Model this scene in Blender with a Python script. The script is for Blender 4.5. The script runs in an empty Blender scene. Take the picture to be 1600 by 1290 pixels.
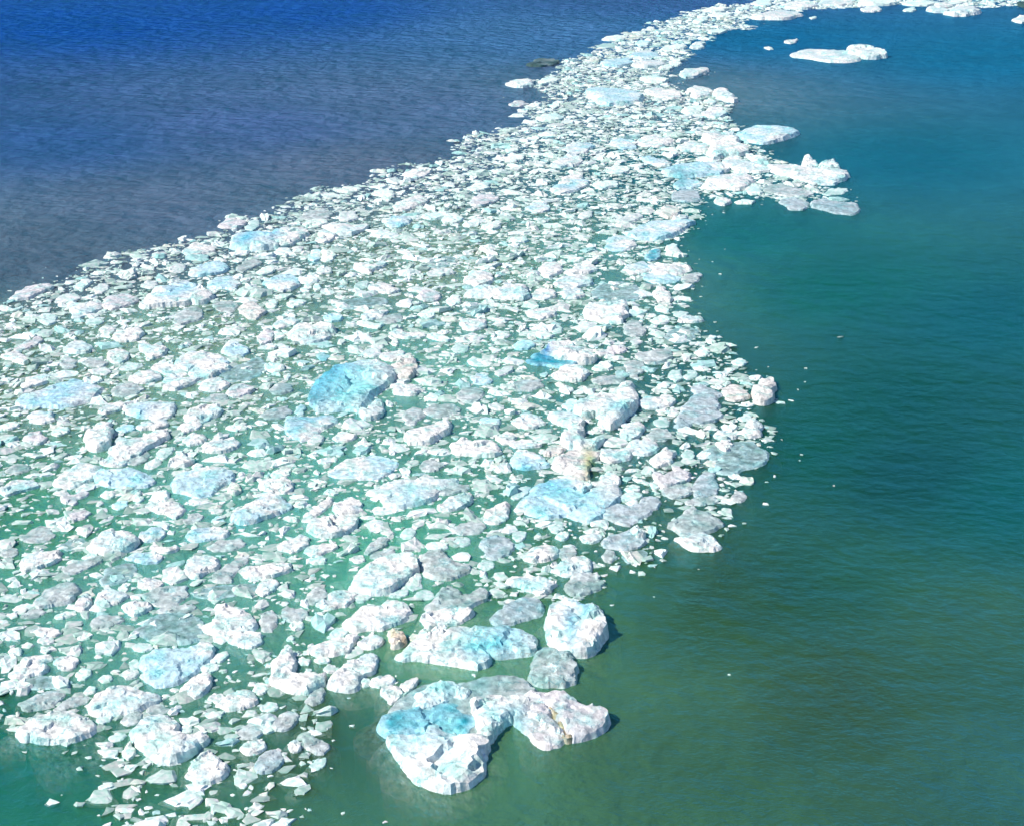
import bpy, math, random
import numpy as np
from mathutils import Vector, noise
from mathutils.geometry import delaunay_2d_cdt

scene = bpy.context.scene
col = scene.collection
R = math.radians

# ------------------------------------------------------------------ camera
F_PX, CAM_H, PITCH = 2400.0, 15.0, R(19.5)      # focal length in photo pixels, metres above the water, tilt down
cam_d = bpy.data.cameras.new('camera')
cam = bpy.data.objects.new('camera', cam_d)
col.objects.link(cam)
cam.location = (0, 0, CAM_H)
cam.rotation_euler = (R(90) - PITCH, 0, 0)
cam_d.sensor_fit = 'HORIZONTAL'
cam_d.sensor_width = 36
cam_d.lens = 36 * F_PX / 1600
cam_d.shift_y = -44.5 / 1600
cam_d.clip_start = 0.1
cam_d.clip_end = 20000
scene.camera = cam

# ------------------------------------------------------------------ sky, sun, exposure
SUN_EL, SUN_AZ = R(42), R(252)                  # azimuth clockwise from +Y
world = bpy.data.worlds.new('World')
scene.world = world
world.use_nodes = True
wn = world.node_tree.nodes
wl = world.node_tree.links
bg = wn['Background']
sky = wn.new('ShaderNodeTexSky')
sky.sky_type = 'NISHITA'
sky.sun_disc = False
sky.sun_elevation = SUN_EL
sky.sun_rotation = SUN_AZ
sky.air_density = 1.0
sky.altitude = 1500
sky.dust_density = 0.0
sky.ozone_density = 6.0
wl.new(sky.outputs[0], bg.inputs[0])
bg.inputs[1].default_value = 0.085

sun_d = bpy.data.lights.new('sun', 'SUN')
sun = bpy.data.objects.new('sun', sun_d)
col.objects.link(sun)
sun_d.energy = 3.9
sun_d.angle = R(0.53)
sun_d.color = (1.0, 0.93, 0.85)
sdir = Vector((math.sin(SUN_AZ) * math.cos(SUN_EL), math.cos(SUN_AZ) * math.cos(SUN_EL), math.sin(SUN_EL)))
sun.rotation_euler = sdir.to_track_quat('Z', 'Y').to_euler()

vs = scene.view_settings
vs.view_transform = 'Standard'
vs.look = 'None'
vs.exposure = 0.62
vs.gamma = 1.0
vs.use_curve_mapping = False

cy = scene.cycles
cy.use_denoising = True
cy.max_bounces = 5
cy.diffuse_bounces = 2
cy.glossy_bounces = 2
cy.transparent_max_bounces = 12
cy.volume_bounces = 1
cy.use_adaptive_sampling = True
cy.adaptive_threshold = 0.03

# ------------------------------------------------------------------ helpers
CP, SP = math.cos(PITCH), math.sin(PITCH)

def at(px, py, z=0.0):
    """place on the water (height z) of a point of the photograph"""
    x, y = (px - 800) / F_PX, -(py - 600) / F_PX
    dx, dy, dz = x, CP + y * SP, -SP + y * CP
    k = (z - CAM_H) / dz
    return (dx * k, dy * k)

def link_mesh(name, verts, faces, mat, parent=None):
    me = bpy.data.meshes.new(name)
    me.from_pydata(verts, [], faces)
    me.materials.append(mat)
    ob = bpy.data.objects.new(name, me)
    col.objects.link(ob)
    if parent:
        ob.parent = parent
    return ob

def set_color(me, arr):
    a = me.color_attributes.new('tint', 'FLOAT_COLOR', 'POINT')
    a.data.foreach_set('color', np.asarray(arr, dtype=np.float32).ravel())

def smooth(a, b, x):
    t = min(1.0, max(0.0, (x - a) / (b - a)))
    return t * t * (3 - 2 * t)

def sm_np(a, b, x):
    t = np.clip((x - a) / (b - a), 0, 1)
    return t * t * (3 - 2 * t)

# outlines of the floes, read off the photograph: "#tile x y" then kind*thickness;outline;label ("+" lines are parts)
FLOES = """
#T1 0 400
p;6,26 10,22 18,19 30,17 34,19 24,23 18,26 10,27;slender pale floe pointing left at the far-left outer ice edge
w;43,28 46,27 50,30 58,28 64,30 60,34 50,38 45,38 44,33
p;65,27 72,24 80,23 86,26 84,29 76,31 70,33 65,32
w*1.2;87,29 93,26 92,24 97,19 105,19 111,17 118,15 126,20 133,24 128,28 115,29 100,30 90,31;long white floe with an arrow-shaped right end
g;109,39 111,35 118,32 122,31 127,35 125,39 118,41 112,43
g;133,30 138,28 145,28 149,31 145,35 137,34
y;150,34 152,30 157,28 162,31 164,36 160,39 154,37
p;34,28 40,24 48,24 51,26 44,28 38,29
p;58,20 62,17 67,17 68,20 64,23 60,23
w;46,19 50,16 54,14 58,15 55,18 52,20
p;88,18 92,15 97,15 99,18 94,20 89,19
p;106,8 111,4 116,7 113,10 108,10
w;-2,31 4,31 8,33 14,31 12,33 4,34
w;71,48 75,46 82,46 86,43 90,48 86,52 78,53 72,51
w;87,57 90,53 95,56 100,53 104,57 101,62 95,64 91,60
w;39,58 45,54 52,53 58,56 55,60 45,60
p;8,58 15,54 24,50 27,52 23,55 16,58
w;0,62 8,59 14,61 18,65 15,67 6,65
g;51,66 56,63 62,64 68,66 64,69 56,69
p;55,71 60,70 66,69 70,72 66,74 58,73
g;75,69 80,66 87,67 89,69 82,71 76,71
w;94,69 100,65 106,67 112,69 117,73 113,75 106,74 98,71
b;110,65 118,61 130,60 138,62 143,66 134,67 124,68 118,71 112,69;pale blue rough-topped floe behind two long white slabs
w*1.2;118,73 124,68 134,67 143,68 144,70 138,72 132,75 122,76
w;80,76 86,73 94,71 100,73 101,76 96,78 85,79
w*1.2;101,78 106,75 118,75 125,76 118,80 110,83 102,82
w;124,82 128,77 136,76 144,79 141,82 132,84
p;142,84 146,80 154,80 159,83 155,86 146,88 142,86
w;13,80 17,76 26,74 33,75 30,78 24,80 16,82
b*.8;10,90 20,85 33,80 45,76 52,79 63,81 60,86 56,90 42,93 28,93 15,94;large flat pale-blue floe near the left picture edge
w;52,76 60,75 64,77 58,80 53,79
g;69,84 73,80 85,79 90,83 84,87 72,87
w;77,93 84,90 98,91 109,90 109,95 106,100 98,101 86,100 80,97;blue-tinged white slab with a square right end
w;61,97 68,92 76,91 79,93 74,96 66,98
w*1.3;115,99 120,95 128,93 137,93 137,98 130,102 120,103
b*1.5;140,56 145,53 151,55 155,59 152,62 143,62
w;17,99 24,96 33,97 34,102 27,104 19,103
w*1.8;54,115 54,109 59,108 60,104 65,101 68,105 70,109 68,114 66,118 60,120 55,119;white heart-shaped upright lump on the left
p;16,115 18,110 25,109 30,113 25,117 19,117
w;85,106 92,103 104,101 105,105 98,108 88,108
w;111,107 116,104 126,103 124,107 114,111
w;114,115 120,110 127,111 126,116 118,118
w;126,118 133,114 146,113 150,116 145,120 133,122 127,121
w*1.2;68,121 73,118 74,112 80,114 90,113 98,109 105,108 106,112 96,117 90,120 82,125 75,124;ragged white floe right of the heart-shaped lump
t;137,74 146,69 155,66 162,63 168,68 163,74 155,77 142,78
w;-1,106 4,104 10,103 12,105 6,108 0,108
w;32,110 37,106 43,107 42,110 36,112
b;72,108 77,105 83,105 84,108 78,110
w;141,107 147,104 154,104 155,107 148,109
g;125,90 132,86 142,86 143,89 135,91
p;62,45 68,43 73,45 70,48 64,48
g;53,42 58,38 64,38 65,41 60,43
w;67,62 72,58 79,59 80,63 75,67 70,66
g;36,67 42,63 49,65 48,69 40,70
g;23,40 26,36 32,36 35,41 30,43
b;129,19 135,13 144,12 150,16 148,21 138,20
b;118,11 124,6 134,3 142,5 141,9 132,11 124,12
#T2 400 400
w;0,10 4,7 10,5 13,7 8,10 3,11
b;4,16 12,12 22,11 26,15 23,20 16,22 8,19
w;28,20 31,17 35,19 33,22 29,22
w;36,20 37,17 40,18 40,21 37,22
w*1.2;61,5 66,4 72,5 80,3 77,7 72,11 66,9
w;38,9 41,6 46,7 45,10 40,10
g;61,19 64,16 70,15 70,19 65,21
w;70,19 76,16 83,17 90,21 84,23 77,22
w;6,30 9,26 13,29 12,32 8,32
w;19,29 24,27 32,28 29,30 23,32
w;66,36 69,34 77,33 83,34 79,38 72,39 67,39
b;42,38 46,36 54,36 53,40 47,41
w;63,41 67,40 73,42 80,42 77,45 70,44
g;74,40 80,37 90,36 92,40 84,42
w;10,43 16,40 22,38 28,40 22,43 14,45
w*1.5;20,48 24,43 30,41 35,44 40,40 46,42 49,45 46,49 40,52 30,53 24,51;bright white floe with two rounded humps
p*1.5;1,52 4,47 8,45 12,49 9,53 3,55
w;11,50 14,46 18,49 16,51 12,52
w;101,36 106,33 112,35 110,38 103,39
w;127,41 132,39 143,39 144,43 136,46 129,45
p;100,25 106,21 115,23 114,27 105,28
w*1.2;130,14 134,9 142,10 148,12 146,16 139,18 132,16
p;106,10 114,8 122,8 125,10 116,12 108,12
w;119,27 123,24 128,25 128,29 122,31
t;131,35 136,29 143,31 142,35 136,37
p;67,60 71,57 77,58 79,61 74,63 69,62
w;77,62 84,59 93,59 92,63 85,65 79,64
w;83,48 87,45 94,48 105,48 106,50 96,51 87,50
w;83,50 86,48 89,53 88,56 85,55
w;106,49 112,48 121,51 120,53 112,52
p;72,56 75,54 80,55 78,58 74,58
g;38,62 42,59 46,62 44,65 40,65
w*1.3;6,69 9,66 16,67 18,70 12,72 8,71
w*1.3;33,86 37,79 42,75 48,72 54,68 62,67 72,66 80,68 86,72 84,77 80,79 76,82 71,85 69,89 65,93 55,92 45,93 37,93 34,91;big domed ice lump with a vivid blue left flank|shading to white on top
+white_toe w .7;37,91 44,88 55,89 66,90 65,96 55,95 45,96 37,95
y*1.8;85,70 90,64 96,62 100,65 101,70 96,75 90,75 87,73;round beige-white lump beside the blue dome
w*1.2;86,85 90,81 97,80 103,80 106,83 100,86 92,86
w*1.8;65,98 66,95 70,96 72,92 76,89 79,93 79,98 76,100 68,101;small white heart-shaped chunk in front of the blue dome
w;105,88 109,85 114,87 113,90 107,90
g*1.3;92,101 93,97 98,94 104,96 103,101 99,105 94,104
g;104,97 110,93 120,92 128,95 122,99 112,101
w*1.5;93,113 96,109 104,106 112,104 119,101 121,105 120,109 112,113 104,116 96,116;pinkish white slab tilting up towards its right end
w*1.2;122,121 126,115 128,112 135,115 145,115 152,119 154,122 145,124 134,123;white floe tapering to a point on the right
b;134,75 138,73 145,75 148,78 141,80 136,79
g;125,86 129,82 138,82 142,86 138,91 129,91
p;145,93 150,91 155,93 153,96 147,95
b;139,103 144,100 152,101 152,105 144,106
p;149,73 155,69 161,69 158,73 152,75
w;132,65 138,63 148,66 146,68 136,68
b*.8;19,103 22,100 35,101 46,99 51,101 47,105 40,107 34,113 28,115 22,112 19,107;pale bluish floe with a long upper edge and blunt base
w;48,113 52,109 58,110 63,112 58,115 50,115
p;32,116 37,111 42,112 41,116 36,118
w;24,97 28,92 31,94 30,98 26,99
g;9,83 14,79 22,80 23,84 16,86 11,86
w;17,75 20,73 22,75 20,77 18,77
g;122,58 127,54 133,56 131,60 125,60
w;150,112 156,109 163,112 162,116 154,117
g;2,99 10,95 20,93 23,97 16,101 6,102
t;47,29 58,27 70,26 80,26 82,29 74,32 60,33 50,32
t;107,5 112,1 122,0 125,4 118,7 110,7
#T3 800 400
w;16,8 20,4 28,4 31,8 28,11 23,13 19,11
w;32,10 40,6 50,5 54,8 48,10 38,11
b;69,8 75,5 82,3 87,6 84,10 74,11
w*1.2;88,9 89,4 95,5 103,6 109,4 112,8 107,10 98,11 91,11;smooth white floe jutting out of the right ice edge
b*.7;82,13 88,10 96,11 106,13 103,16 92,17 85,15
g*1.3;106,14 110,11 117,10 119,12 116,15 110,17 107,16;small glassy oval floe just off the right ice edge
w;26,16 32,12 42,11 50,13 50,17 40,19 30,19
t*1.5;49,24 54,18 64,16 74,17 80,21 79,27 70,29 58,29;round greenish slab awash behind a knobbed white block
w;30,23 34,19 43,20 46,24 40,26 33,26
w*1.3;88,22 91,19 96,20 99,24 99,28 92,28 90,25
w*1.5;45,33 48,30 56,30 64,30 68,28 72,31 73,36 69,40 60,40 50,38;white block with a knob at its right corner
w;73,34 76,30 80,33 85,34 80,36 74,37
w*1.2;8,34 14,33 22,32 27,34 24,37 18,39 11,37
w;89,32 93,30 98,33 98,35 91,34
w;104,39 110,37 119,38 120,40 114,41 105,41;thin flat white sliver lying outside the right ice edge
g;101,36 105,34 110,35 109,37 103,38
w;86,40 92,37 98,38 98,41 90,42
g;70,44 75,39 80,41 84,45 82,49 75,50 71,48
t;95,50 100,46 110,44 117,46 114,51 106,54 98,54
w;121,52 124,49 128,50 127,54 123,54
w;114,60 118,57 123,58 122,62 116,62
g*1.5;77,62 83,60 90,58 97,58 100,61 96,65 89,67 82,65;smooth grey oval floe right of the turquoise-based peak
w*1.9;17,60 22,58 25,54 30,53 36,53 40,57 46,60 53,62 50,65 40,65 30,64 24,62;white peaked floe standing on a vivid turquoise base
+turquoise_base d 1;9,65 13,61 18,60 24,60 34,62 42,64 45,66 38,68 30,69 20,67 13,67
b;0,56 4,53 12,53 14,56 10,58 3,58
w*1.3;25,73 30,69 38,68 44,69 46,74 44,77 35,77 28,76
g;50,78 54,75 64,74 71,76 70,79 62,79 55,80
w*1.6;39,95 41,91 48,88 58,86 66,82 71,78 75,78 77,84 78,90 74,95 68,102 62,106 56,103 58,99 52,97 44,99;big curled white floe rising to a tip on the right
b;31,93 36,89 41,90 40,95 36,97
w;78,91 84,87 92,88 96,86 101,88 99,93 90,95 82,94;blue-shadowed white floe right of the big curled floe
c;101,106 106,97 112,90 115,85 112,81 118,80 126,83 131,86 127,90 128,96 132,99 124,103 112,104 106,107;large grey-blue glassy slab near the right ice edge
y;131,84 137,80 146,84 148,88 142,90 134,89
y*1.9;150,83 155,77 162,76 165,81 164,87 158,91 152,90;beige rounded block at the right tip of the ice
w*1.3;23,98 30,97 38,98 44,102 45,108 42,112 46,115 57,112 58,115 52,119 44,120 34,118 30,115 35,111 36,105 28,103;white boot-shaped floe below the big curled floe
w;0,103 5,100 12,98 18,101 21,104 14,107 4,106
w*1.3;68,110 71,105 80,103 83,107 80,111 75,114 70,113
w;72,120 75,115 84,112 90,116 92,119 86,123 76,123
w*1.8;144,109 147,104 152,102 157,106 156,111 150,112 146,112;white angular chunk on the right ice edge above a clear plate
g;88,103 93,100 98,103 98,106 91,106
g;72,70 75,65 82,66 82,72 79,77 74,75
w;91,80 95,78 99,80 97,82 93,81
g;97,75 100,71 106,71 107,76 102,79
g;107,75 111,71 116,73 114,76 109,77
w;49,70 55,66 62,66 63,69 56,71
p;52,60 60,57 70,56 72,59 62,61 55,62
g;24,46 27,42 31,44 31,48 26,48
w;15,48 20,46 27,49 24,51 18,51
w;138,67 141,64 144,64 145,68 141,69
p;74,53 78,51 82,53 79,55 75,55
g;0,80 8,77 18,77 20,81 12,84 2,84
g;141,101 145,98 150,98 150,102 144,103
w;12,24 18,20 26,21 27,25 20,27 14,26
#T4 0 650
w;33,41 38,36 42,34 50,29 56,30 64,32 60,37 52,41 44,44 36,43;white slab with a raised white rear edge on the left
b;58,38 64,33 75,33 86,33 94,37 97,40 92,43 80,44 68,43 62,41;flat icy-blue slab touching a white slab on its left
w;62,28 68,24 76,24 80,27 78,30 70,31
g;79,27 84,23 91,21 94,24 91,28 84,30
g;97,25 100,20 108,19 107,23 102,27
w*1.8;105,30 109,25 110,20 115,22 118,26 122,27 115,30;small white triangular fin of ice
w;120,31 123,29 127,30 125,33 121,33
b;107,42 110,37 116,34 126,32 138,32 146,35 145,40 138,43 132,48 124,50 116,47 109,46;rough light-blue slab with a small cream lump on its right
y*1.8;142,44 145,41 149,42 151,46 147,48 143,47
p;38,50 42,47 46,49 52,46 56,47 54,49 48,51 46,55 41,54
w;63,49 66,46 71,46 71,50 66,51
w*1.4;83,51 86,47 88,46 90,51 87,53
b;70,55 74,53 80,53 80,56 74,58 71,57
p;60,55 63,52 65,54 62,56
w;90,55 93,52 100,52 106,54 110,53 114,56 114,60 110,63 104,60 96,58
p;40,61 46,60 53,58 57,60 53,63 46,65 42,63
w;0,45 6,41 13,39 20,40 25,43 18,45 10,47 3,49
w*1.5;54,81 58,77 64,73 70,72 78,72 82,74 87,77 82,81 76,84 66,85 57,83;bright white six-sided slab standing out on the left
w*1.2;13,92 17,87 24,84 32,84 37,83 38,88 33,91 24,94 15,96 13,94;white oblong slab beside dark open water on the left
g;38,95 45,91 55,89 63,86 65,89 56,94 46,98 40,98
w;51,88 55,86 60,84 61,87 55,89
b;87,75 88,72 95,69 101,69 103,73 98,77 91,78
w;94,81 96,78 102,82 110,80 112,82 106,85 98,84
g;114,65 118,61 124,60 127,63 122,67 116,67
b;132,65 136,62 140,64 139,67 134,67
w*1.2;115,97 117,90 122,88 130,87 136,88 137,92 130,96 124,100 118,99;jagged-edged white slab with a grey wing on its right
g*1.3;133,102 138,95 144,92 148,88 156,86 155,90 149,93 146,98 145,103 138,103
w*1.2;151,97 154,93 160,93 170,92 182,91 182,95 174,98 162,100 154,100
t*1.4;62,102 66,95 74,93 84,92 85,97 80,102 70,105 64,105
w;86,104 90,101 98,101 102,104 98,107 89,107
b;78,88 84,85 96,84 102,87 98,91 88,91
w;74,107 77,104 80,106 79,109 75,109
t;37,81 43,77 52,76 55,79 50,83 42,84
g;12,76 18,72 26,68 33,70 34,75 27,78 16,78
g*1.6;21,116 27,110 34,106 42,103 47,104 50,108 46,113 40,116 30,118 24,119;pale grey wedge sloping up to a broad right end
p*1.4;47,117 51,112 55,110 57,113 57,118 52,121 48,120
w;60,114 63,109 70,107 76,109 80,112 74,116 66,118 60,118
g;-2,86 3,81 10,82 11,86 5,88
g;129,81 136,77 150,76 154,79 146,83 134,84
g;2,34 8,30 17,30 18,34 10,36
b;116,74 122,70 134,68 143,71 140,75 128,77 119,77
#T5 400 650
b*1.2;-16,63 -10,58 0,53 5,48 10,48 17,52 23,55 18,58 8,62 0,65 -10,66;pale blue floe with a pointed top left of centre
w;9,36 13,33 22,33 21,36 15,38 10,38
w*1.3;2,42 5,38 14,38 22,40 23,44 18,47 9,47
b*.5;45,36 50,31 56,27 68,25 80,25 88,28 86,32 82,36 74,39 62,38 52,38;flat light-blue sheet strewn with white crumbs
w*1.6;47,27 49,25 51,26 50,28;
w*1.6;66,27 68,25 70,26 69,28 67,28;
w*1.6;71,23 73,22 75,23 74,24;
w*1.6;58,34 60,32 62,33 62,35 59,35;
w*1.6;36,35 38,33 40,35 39,36;
w;69,47 76,44 86,40 98,39 112,39 125,38 126,41 119,44 112,48 108,52 98,54 85,56 80,52;wide bluish-white kite-shaped floe at the centre of the ice
g*1.3;102,31 106,27 112,27 118,30 114,33 106,34
g;110,46 116,43 126,42 133,42 134,45 126,47 116,49
w*1.3;113,56 118,53 126,49 134,47 135,52 130,56 122,58 115,58
w*1.2;142,64 144,59 150,55 156,53 159,55 157,59 158,62 152,66 146,66;pale ragged floe narrowing towards its upper right
w*1.4;48,57 52,53 60,51 66,54 67,58 58,60 51,60
w;42,48 45,45 50,46 51,48 46,49
w;28,65 33,59 39,55 45,50 48,51 46,55 40,60 34,65;narrow white plank of ice slanting up to the right
w*1.3;32,69 35,65 42,63 50,61 60,61 64,64 62,68 56,72 48,74 40,74 35,72;smooth bluish-white oval floe left of centre
w;14,81 17,78 24,76 28,73 32,75 33,79 28,82 22,85 16,83
w;30,84 34,80 42,79 51,80 48,83 40,86 33,86
w;33,90 38,87 44,88 44,91 36,92
g*1.4;68,84 72,79 78,75 83,76 82,80 76,83 70,86
g;71,88 78,84 86,82 88,86 80,89
g*1.4;90,74 93,70 97,69 100,72 97,76 92,76
g;120,70 126,68 134,65 142,66 144,69 138,73 128,74
w;106,80 112,78 120,79 120,82 113,83 107,82
g;122,79 126,75 132,75 134,79 130,81 124,81
c;140,80 142,76 150,74 158,76 161,81 158,86 150,89 144,87;round frosted grey-blue floe beside a patch of open water
g;138,93 142,89 148,90 149,94 143,96
g*1.7;102,92 104,87 109,83 117,83 120,88 126,91 133,92 134,95 128,98 120,101 112,100 106,97;rough grey-white floe with a crumbly right end
w*1.3;58,106 62,100 66,95 72,91 82,88 92,87 98,88 101,92 97,98 90,103 84,108 76,109 66,108;large bright white leaf-shaped slab low in the middle
w;94,100 98,97 103,98 103,101 98,103
g;94,106 97,103 103,104 104,107 98,109
p;58,89 62,87 67,87 68,90 62,91
#T8 400 900
g;99,12 104,8 111,10 112,13 105,14 100,14
w;0,8 2,4 8,1 13,2 14,5 9,9 4,12
g*1.4;32,15 34,9 38,6 43,7 45,11 42,15 36,17
w;37,17 41,14 46,15 45,11 52,9 60,8 64,10 61,14 56,18 48,19 42,19;ragged white floe between grey lumps below the leaf-shaped slab
g;62,14 66,11 71,11 72,13 67,16 63,16
g;83,12 87,8 93,8 95,11 90,13
g*1.7;105,19 111,15 115,9 120,5 127,8 128,12 134,11 140,7 145,10 144,14 137,16 132,19 120,21 110,21;heaped greyish-white rubble floe above the long ridged slab
w*1.1;55,28 62,23 66,18 72,17 80,19 82,14 88,15 94,18 97,21 94,25 86,29 78,32 70,31 60,33;blue-white crumbly floe with a raised right end
g*1.2;16,23 19,18 24,20 31,21 33,24 28,27 21,28
g*1.2;2,28 4,23 10,21 14,24 13,29 10,34 4,34
w*1.3;21,30 24,27 29,28 29,32 24,33
w;19,39 22,36 24,38 23,40 20,40
w;44,38 50,32 56,31 58,34 52,38
w*1.2;32,46 38,42 46,39 56,38 60,36 64,36 62,39 59,43 58,47 48,48 38,49;lumpy white floe beside a pool of green water
w*1.4;63,42 68,38 72,35 77,37 79,41 77,43 68,44
y*2;82,35 86,33 92,35 94,39 90,43 86,44 84,39;brown-stained orange-cream lump at the end of the long ridged slab
w;103,26 108,21 118,20 128,18 134,20 134,24 128,28 118,30 108,31;smooth white tongue of ice behind the long ridged slab
w*1.5;9,64 11,56 13,50 17,46 22,46 25,50 24,55 22,60 28,61 36,60 44,61 43,66 38,69 32,72 24,71 15,69;white L-shaped floe facing green open water
w*1.2;45,67 48,62 53,57 60,53 66,49 72,47 76,49 75,55 72,60 66,62 64,68 58,71 50,70;white floe fading to grey-green at its upper right corner
p;42,58 45,54 50,56 49,60 45,60
w;36,52 40,49 45,50 46,53 40,54
w;26,52 29,50 34,52 33,55 28,55
w;65,66 67,63 71,64 71,68 67,69
g*1.4;30,78 34,73 39,69 43,72 42,77 36,80
w;-2,70 2,66 7,67 8,70 4,73 -1,73
g;2,82 7,78 13,79 14,82 9,84 4,84
g*1.6;10,94 13,89 19,84 24,84 26,89 22,94 16,96;pale grey lump with a broad top at the open-water edge
w;2,94 5,91 10,93 11,96 6,98
w*1.6;20,106 23,102 26,102 28,106 26,109 22,109;small white egg-shaped chunk near the bottom edge
g*1.2;29,99 33,98 40,102 46,107 42,111 34,108 30,104;grey ragged sliver pointing right near the bottom edge
c*1.3;0,116 3,111 9,108 15,109 17,113 14,119 8,122 0,121;greyish frosted boulder of ice near the bottom edge
g;33,118 38,114 44,113 43,118 38,121
w;-3,108 0,102 4,101 5,105 2,110 -2,111
#T7 0 900
g;13,24 18,21 26,19 29,22 24,25 16,26
w;34,25 40,22 47,21 48,23 42,25 36,26
g;56,28 64,24 74,24 78,27 70,31 60,32
t*1.8;83,34 90,29 98,24 108,22 120,24 125,26 126,34 125,40 115,41 104,41 94,40 90,37;clear green plate with a white left end and square right rim
g;97,22 102,19 112,18 120,17 122,20 116,23 104,23
w;127,31 133,28 136,21 135,17 141,17 150,19 157,24 160,28 158,32 150,35 142,37 134,35;white ragged floe with a tall rear corner
w;141,38 146,35 156,34 163,36 164,41 156,44 148,42
w;18,34 23,31 32,32 39,35 34,37 24,36
p;23,40 27,37 33,38 34,41 27,42
w*1.6;6,48 8,44 12,44 13,48 10,50 7,50
w;47,36 52,34 58,36 56,38 49,39
w;5,61 9,56 15,50 24,48 32,49 33,51 27,53 30,56 26,60 16,62 9,63;white floe with a ridge along its back on the lower left
w;33,53 38,50 44,49 49,51 47,56 42,58 37,57
w;47,61 51,57 56,57 57,60 53,64 49,64
t;0,66 10,64 25,62 40,63 46,66 38,70 20,70 4,70
b*.9;89,50 96,47 108,46 118,45 126,41 133,43 133,49 127,54 122,59 114,64 106,67 97,68 91,64 92,58 88,55;large frosty blue-grey floe on the lower left
w;131,52 136,48 142,46 143,49 138,53 133,54
w;125,57 130,54 137,54 136,58 130,60
w*1.4;112,71 115,67 121,63 127,60 132,62 132,67 128,71 122,75 115,74;white rounded floe right of the frosty blue-grey floe
p;130,76 134,73 139,73 140,77 135,79
w;135,80 140,76 148,72 155,71 160,74 159,79 152,82 142,83;pale floe with a grey front, lower left of centre
w;128,86 133,84 140,84 138,88 131,88
w*1.1;56,80 60,74 68,69 78,68 88,71 100,73 100,77 92,79 86,83 78,84 70,85 62,86 57,84;white fish-shaped slab pointing right on the lower left
g*1.3;60,90 63,86 69,85 69,90 64,92
g*1.3;75,90 80,86 86,83 89,86 86,91 80,93
g;91,84 95,79 102,80 106,82 103,85 96,87
w*1.2;11,97 16,92 26,88 36,85 46,85 54,88 59,92 57,97 50,100 38,102 24,102 14,101;big white lens-shaped slab beside the green lower-left corner
w*1.2;82,100 86,92 92,87 100,85 108,89 111,93 108,97 115,99 125,98 131,100 124,105 118,111 110,114 100,114 93,110 88,105;big white slab with a long right arm near the bottom edge
w;112,95 116,92 120,93 120,97 115,98
w*1.5;76,110 79,106 82,103 84,107 83,112 80,114
w*1.2;117,124 120,116 126,110 132,109 137,114 142,117 141,123 132,128 122,129;blue-white floe with a rounded peak on the bottom edge
g;147,98 150,94 156,91 163,92 164,98 158,101 150,101
w;150,107 154,103 162,101 166,104 163,109 154,111
g;68,100 73,97 79,98 77,102 71,103
g;33,83 40,78 50,74 56,75 54,79 46,81 38,84
g;10,79 20,75 33,71 41,73 38,77 28,82 16,84
p;74,61 79,58 86,58 86,62 79,64
w;61,64 65,61 70,62 69,65 64,66
g;80,55 84,51 87,54 86,58 82,58
g;82,44 87,41 95,42 96,45 90,47 84,46
w;52,72 56,68 60,69 59,72 54,74
s;28,112 38,105 50,103 62,104 72,110 74,117 60,121 40,122 30,119;dim teal sunken slab under the lower-left water
w*1.3;76,18 84,15 92,15 95,19 90,22 84,24 79,21
g;88,11 95,8 108,6 117,6 118,11 112,15 108,19 98,18 92,14
t;119,10 130,7 145,5 160,4 165,7 152,11 136,14 124,13
#U1 580 900
w*1.3;15,49 20,45 24,42 31,38 38,36 48,36 58,38 66,41 74,47 72,54 66,56 56,54 45,52 30,50 20,51;long ridged white slab with blue shading near the bottom right
+ridge w 1.5;45,38 50,34 60,33 72,33 83,31 92,33 103,37 103,46 92,47 80,49 72,47 64,41 54,39
+knob w 1.6;30,38 30,33 34,31 40,33 46,31 49,35 46,38 38,38
c*1.6;76,27 78,22 84,17 92,14 100,13 106,14 108,20 104,24 96,26 86,29 79,30;grey frosted lens of ice floating alone behind the long ridged slab
w*2.0;109,27 112,22 113,16 118,15 124,16 130,17 135,19 138,15 142,17 145,24 147,32 142,40 136,46 128,46 120,44 114,40 111,34;knobbly round white block set apart at the lower right ice edge
g*2.2;98,63 100,54 103,47 108,45 118,47 124,47 126,53 127,60 128,65 120,67 106,67;boxy grey-white block below the knobbly round block
g*.95;10,86 18,77 28,71 36,68 44,66 52,68 60,67 70,64 80,63 90,63 97,66 103,71 96,78 88,80 84,90 78,95 66,98 50,97 30,97 12,97 5,93;largest floe, white with a turquoise hollow and a brown-streaked right lobe
+turquoise_hollow d .95;5,92 10,87 24,84 34,80 44,79 54,79 62,84 66,92 60,98 44,98 30,98 14,99 8,98
+white_rear_slab w 1.3;26,74 36,68 44,66 53,68 60,71 62,76 58,78 50,76 42,80 32,82 26,80
+white_arch w 1.25;62,78 70,75 80,73 84,76 94,75 99,78 96,84 88,88 82,92 76,98 72,102 66,100 66,92 63,85
+front_slab w 1.2;10,99 20,97 32,98 36,93 42,93 46,97 52,98 60,100 72,99 71,108 70,116 66,125 56,130 40,130 28,126 22,117 16,110 12,103
+grey_right_lobe p 1.0;90,82 98,79 108,80 113,84 116,92 121,100 117,104 108,105 102,101 97,96 90,91
+white_right_lobe p 1.1;94,75 100,72 108,73 115,72 124,75 134,80 143,83 148,87 146,93 140,97 134,99 126,101 120,94 116,86 112,82 104,80 96,80
+dirt_band m .9;111,82 114,82 119,88 123,94 126,101 122,102 118,95 114,88
w*1.9;47,102 50,97 54,100 55,104 51,107 47,108;upright white triangular chip resting on the largest floe
w*1.6;53,97 56,95 58,99 57,101 54,100;tiny white chip beside the triangular chip on the largest floe
w*1.3;6,70 12,68 18,69 20,73 16,77 12,79 9,75;white three-cornered chunk left of the largest floe
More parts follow.
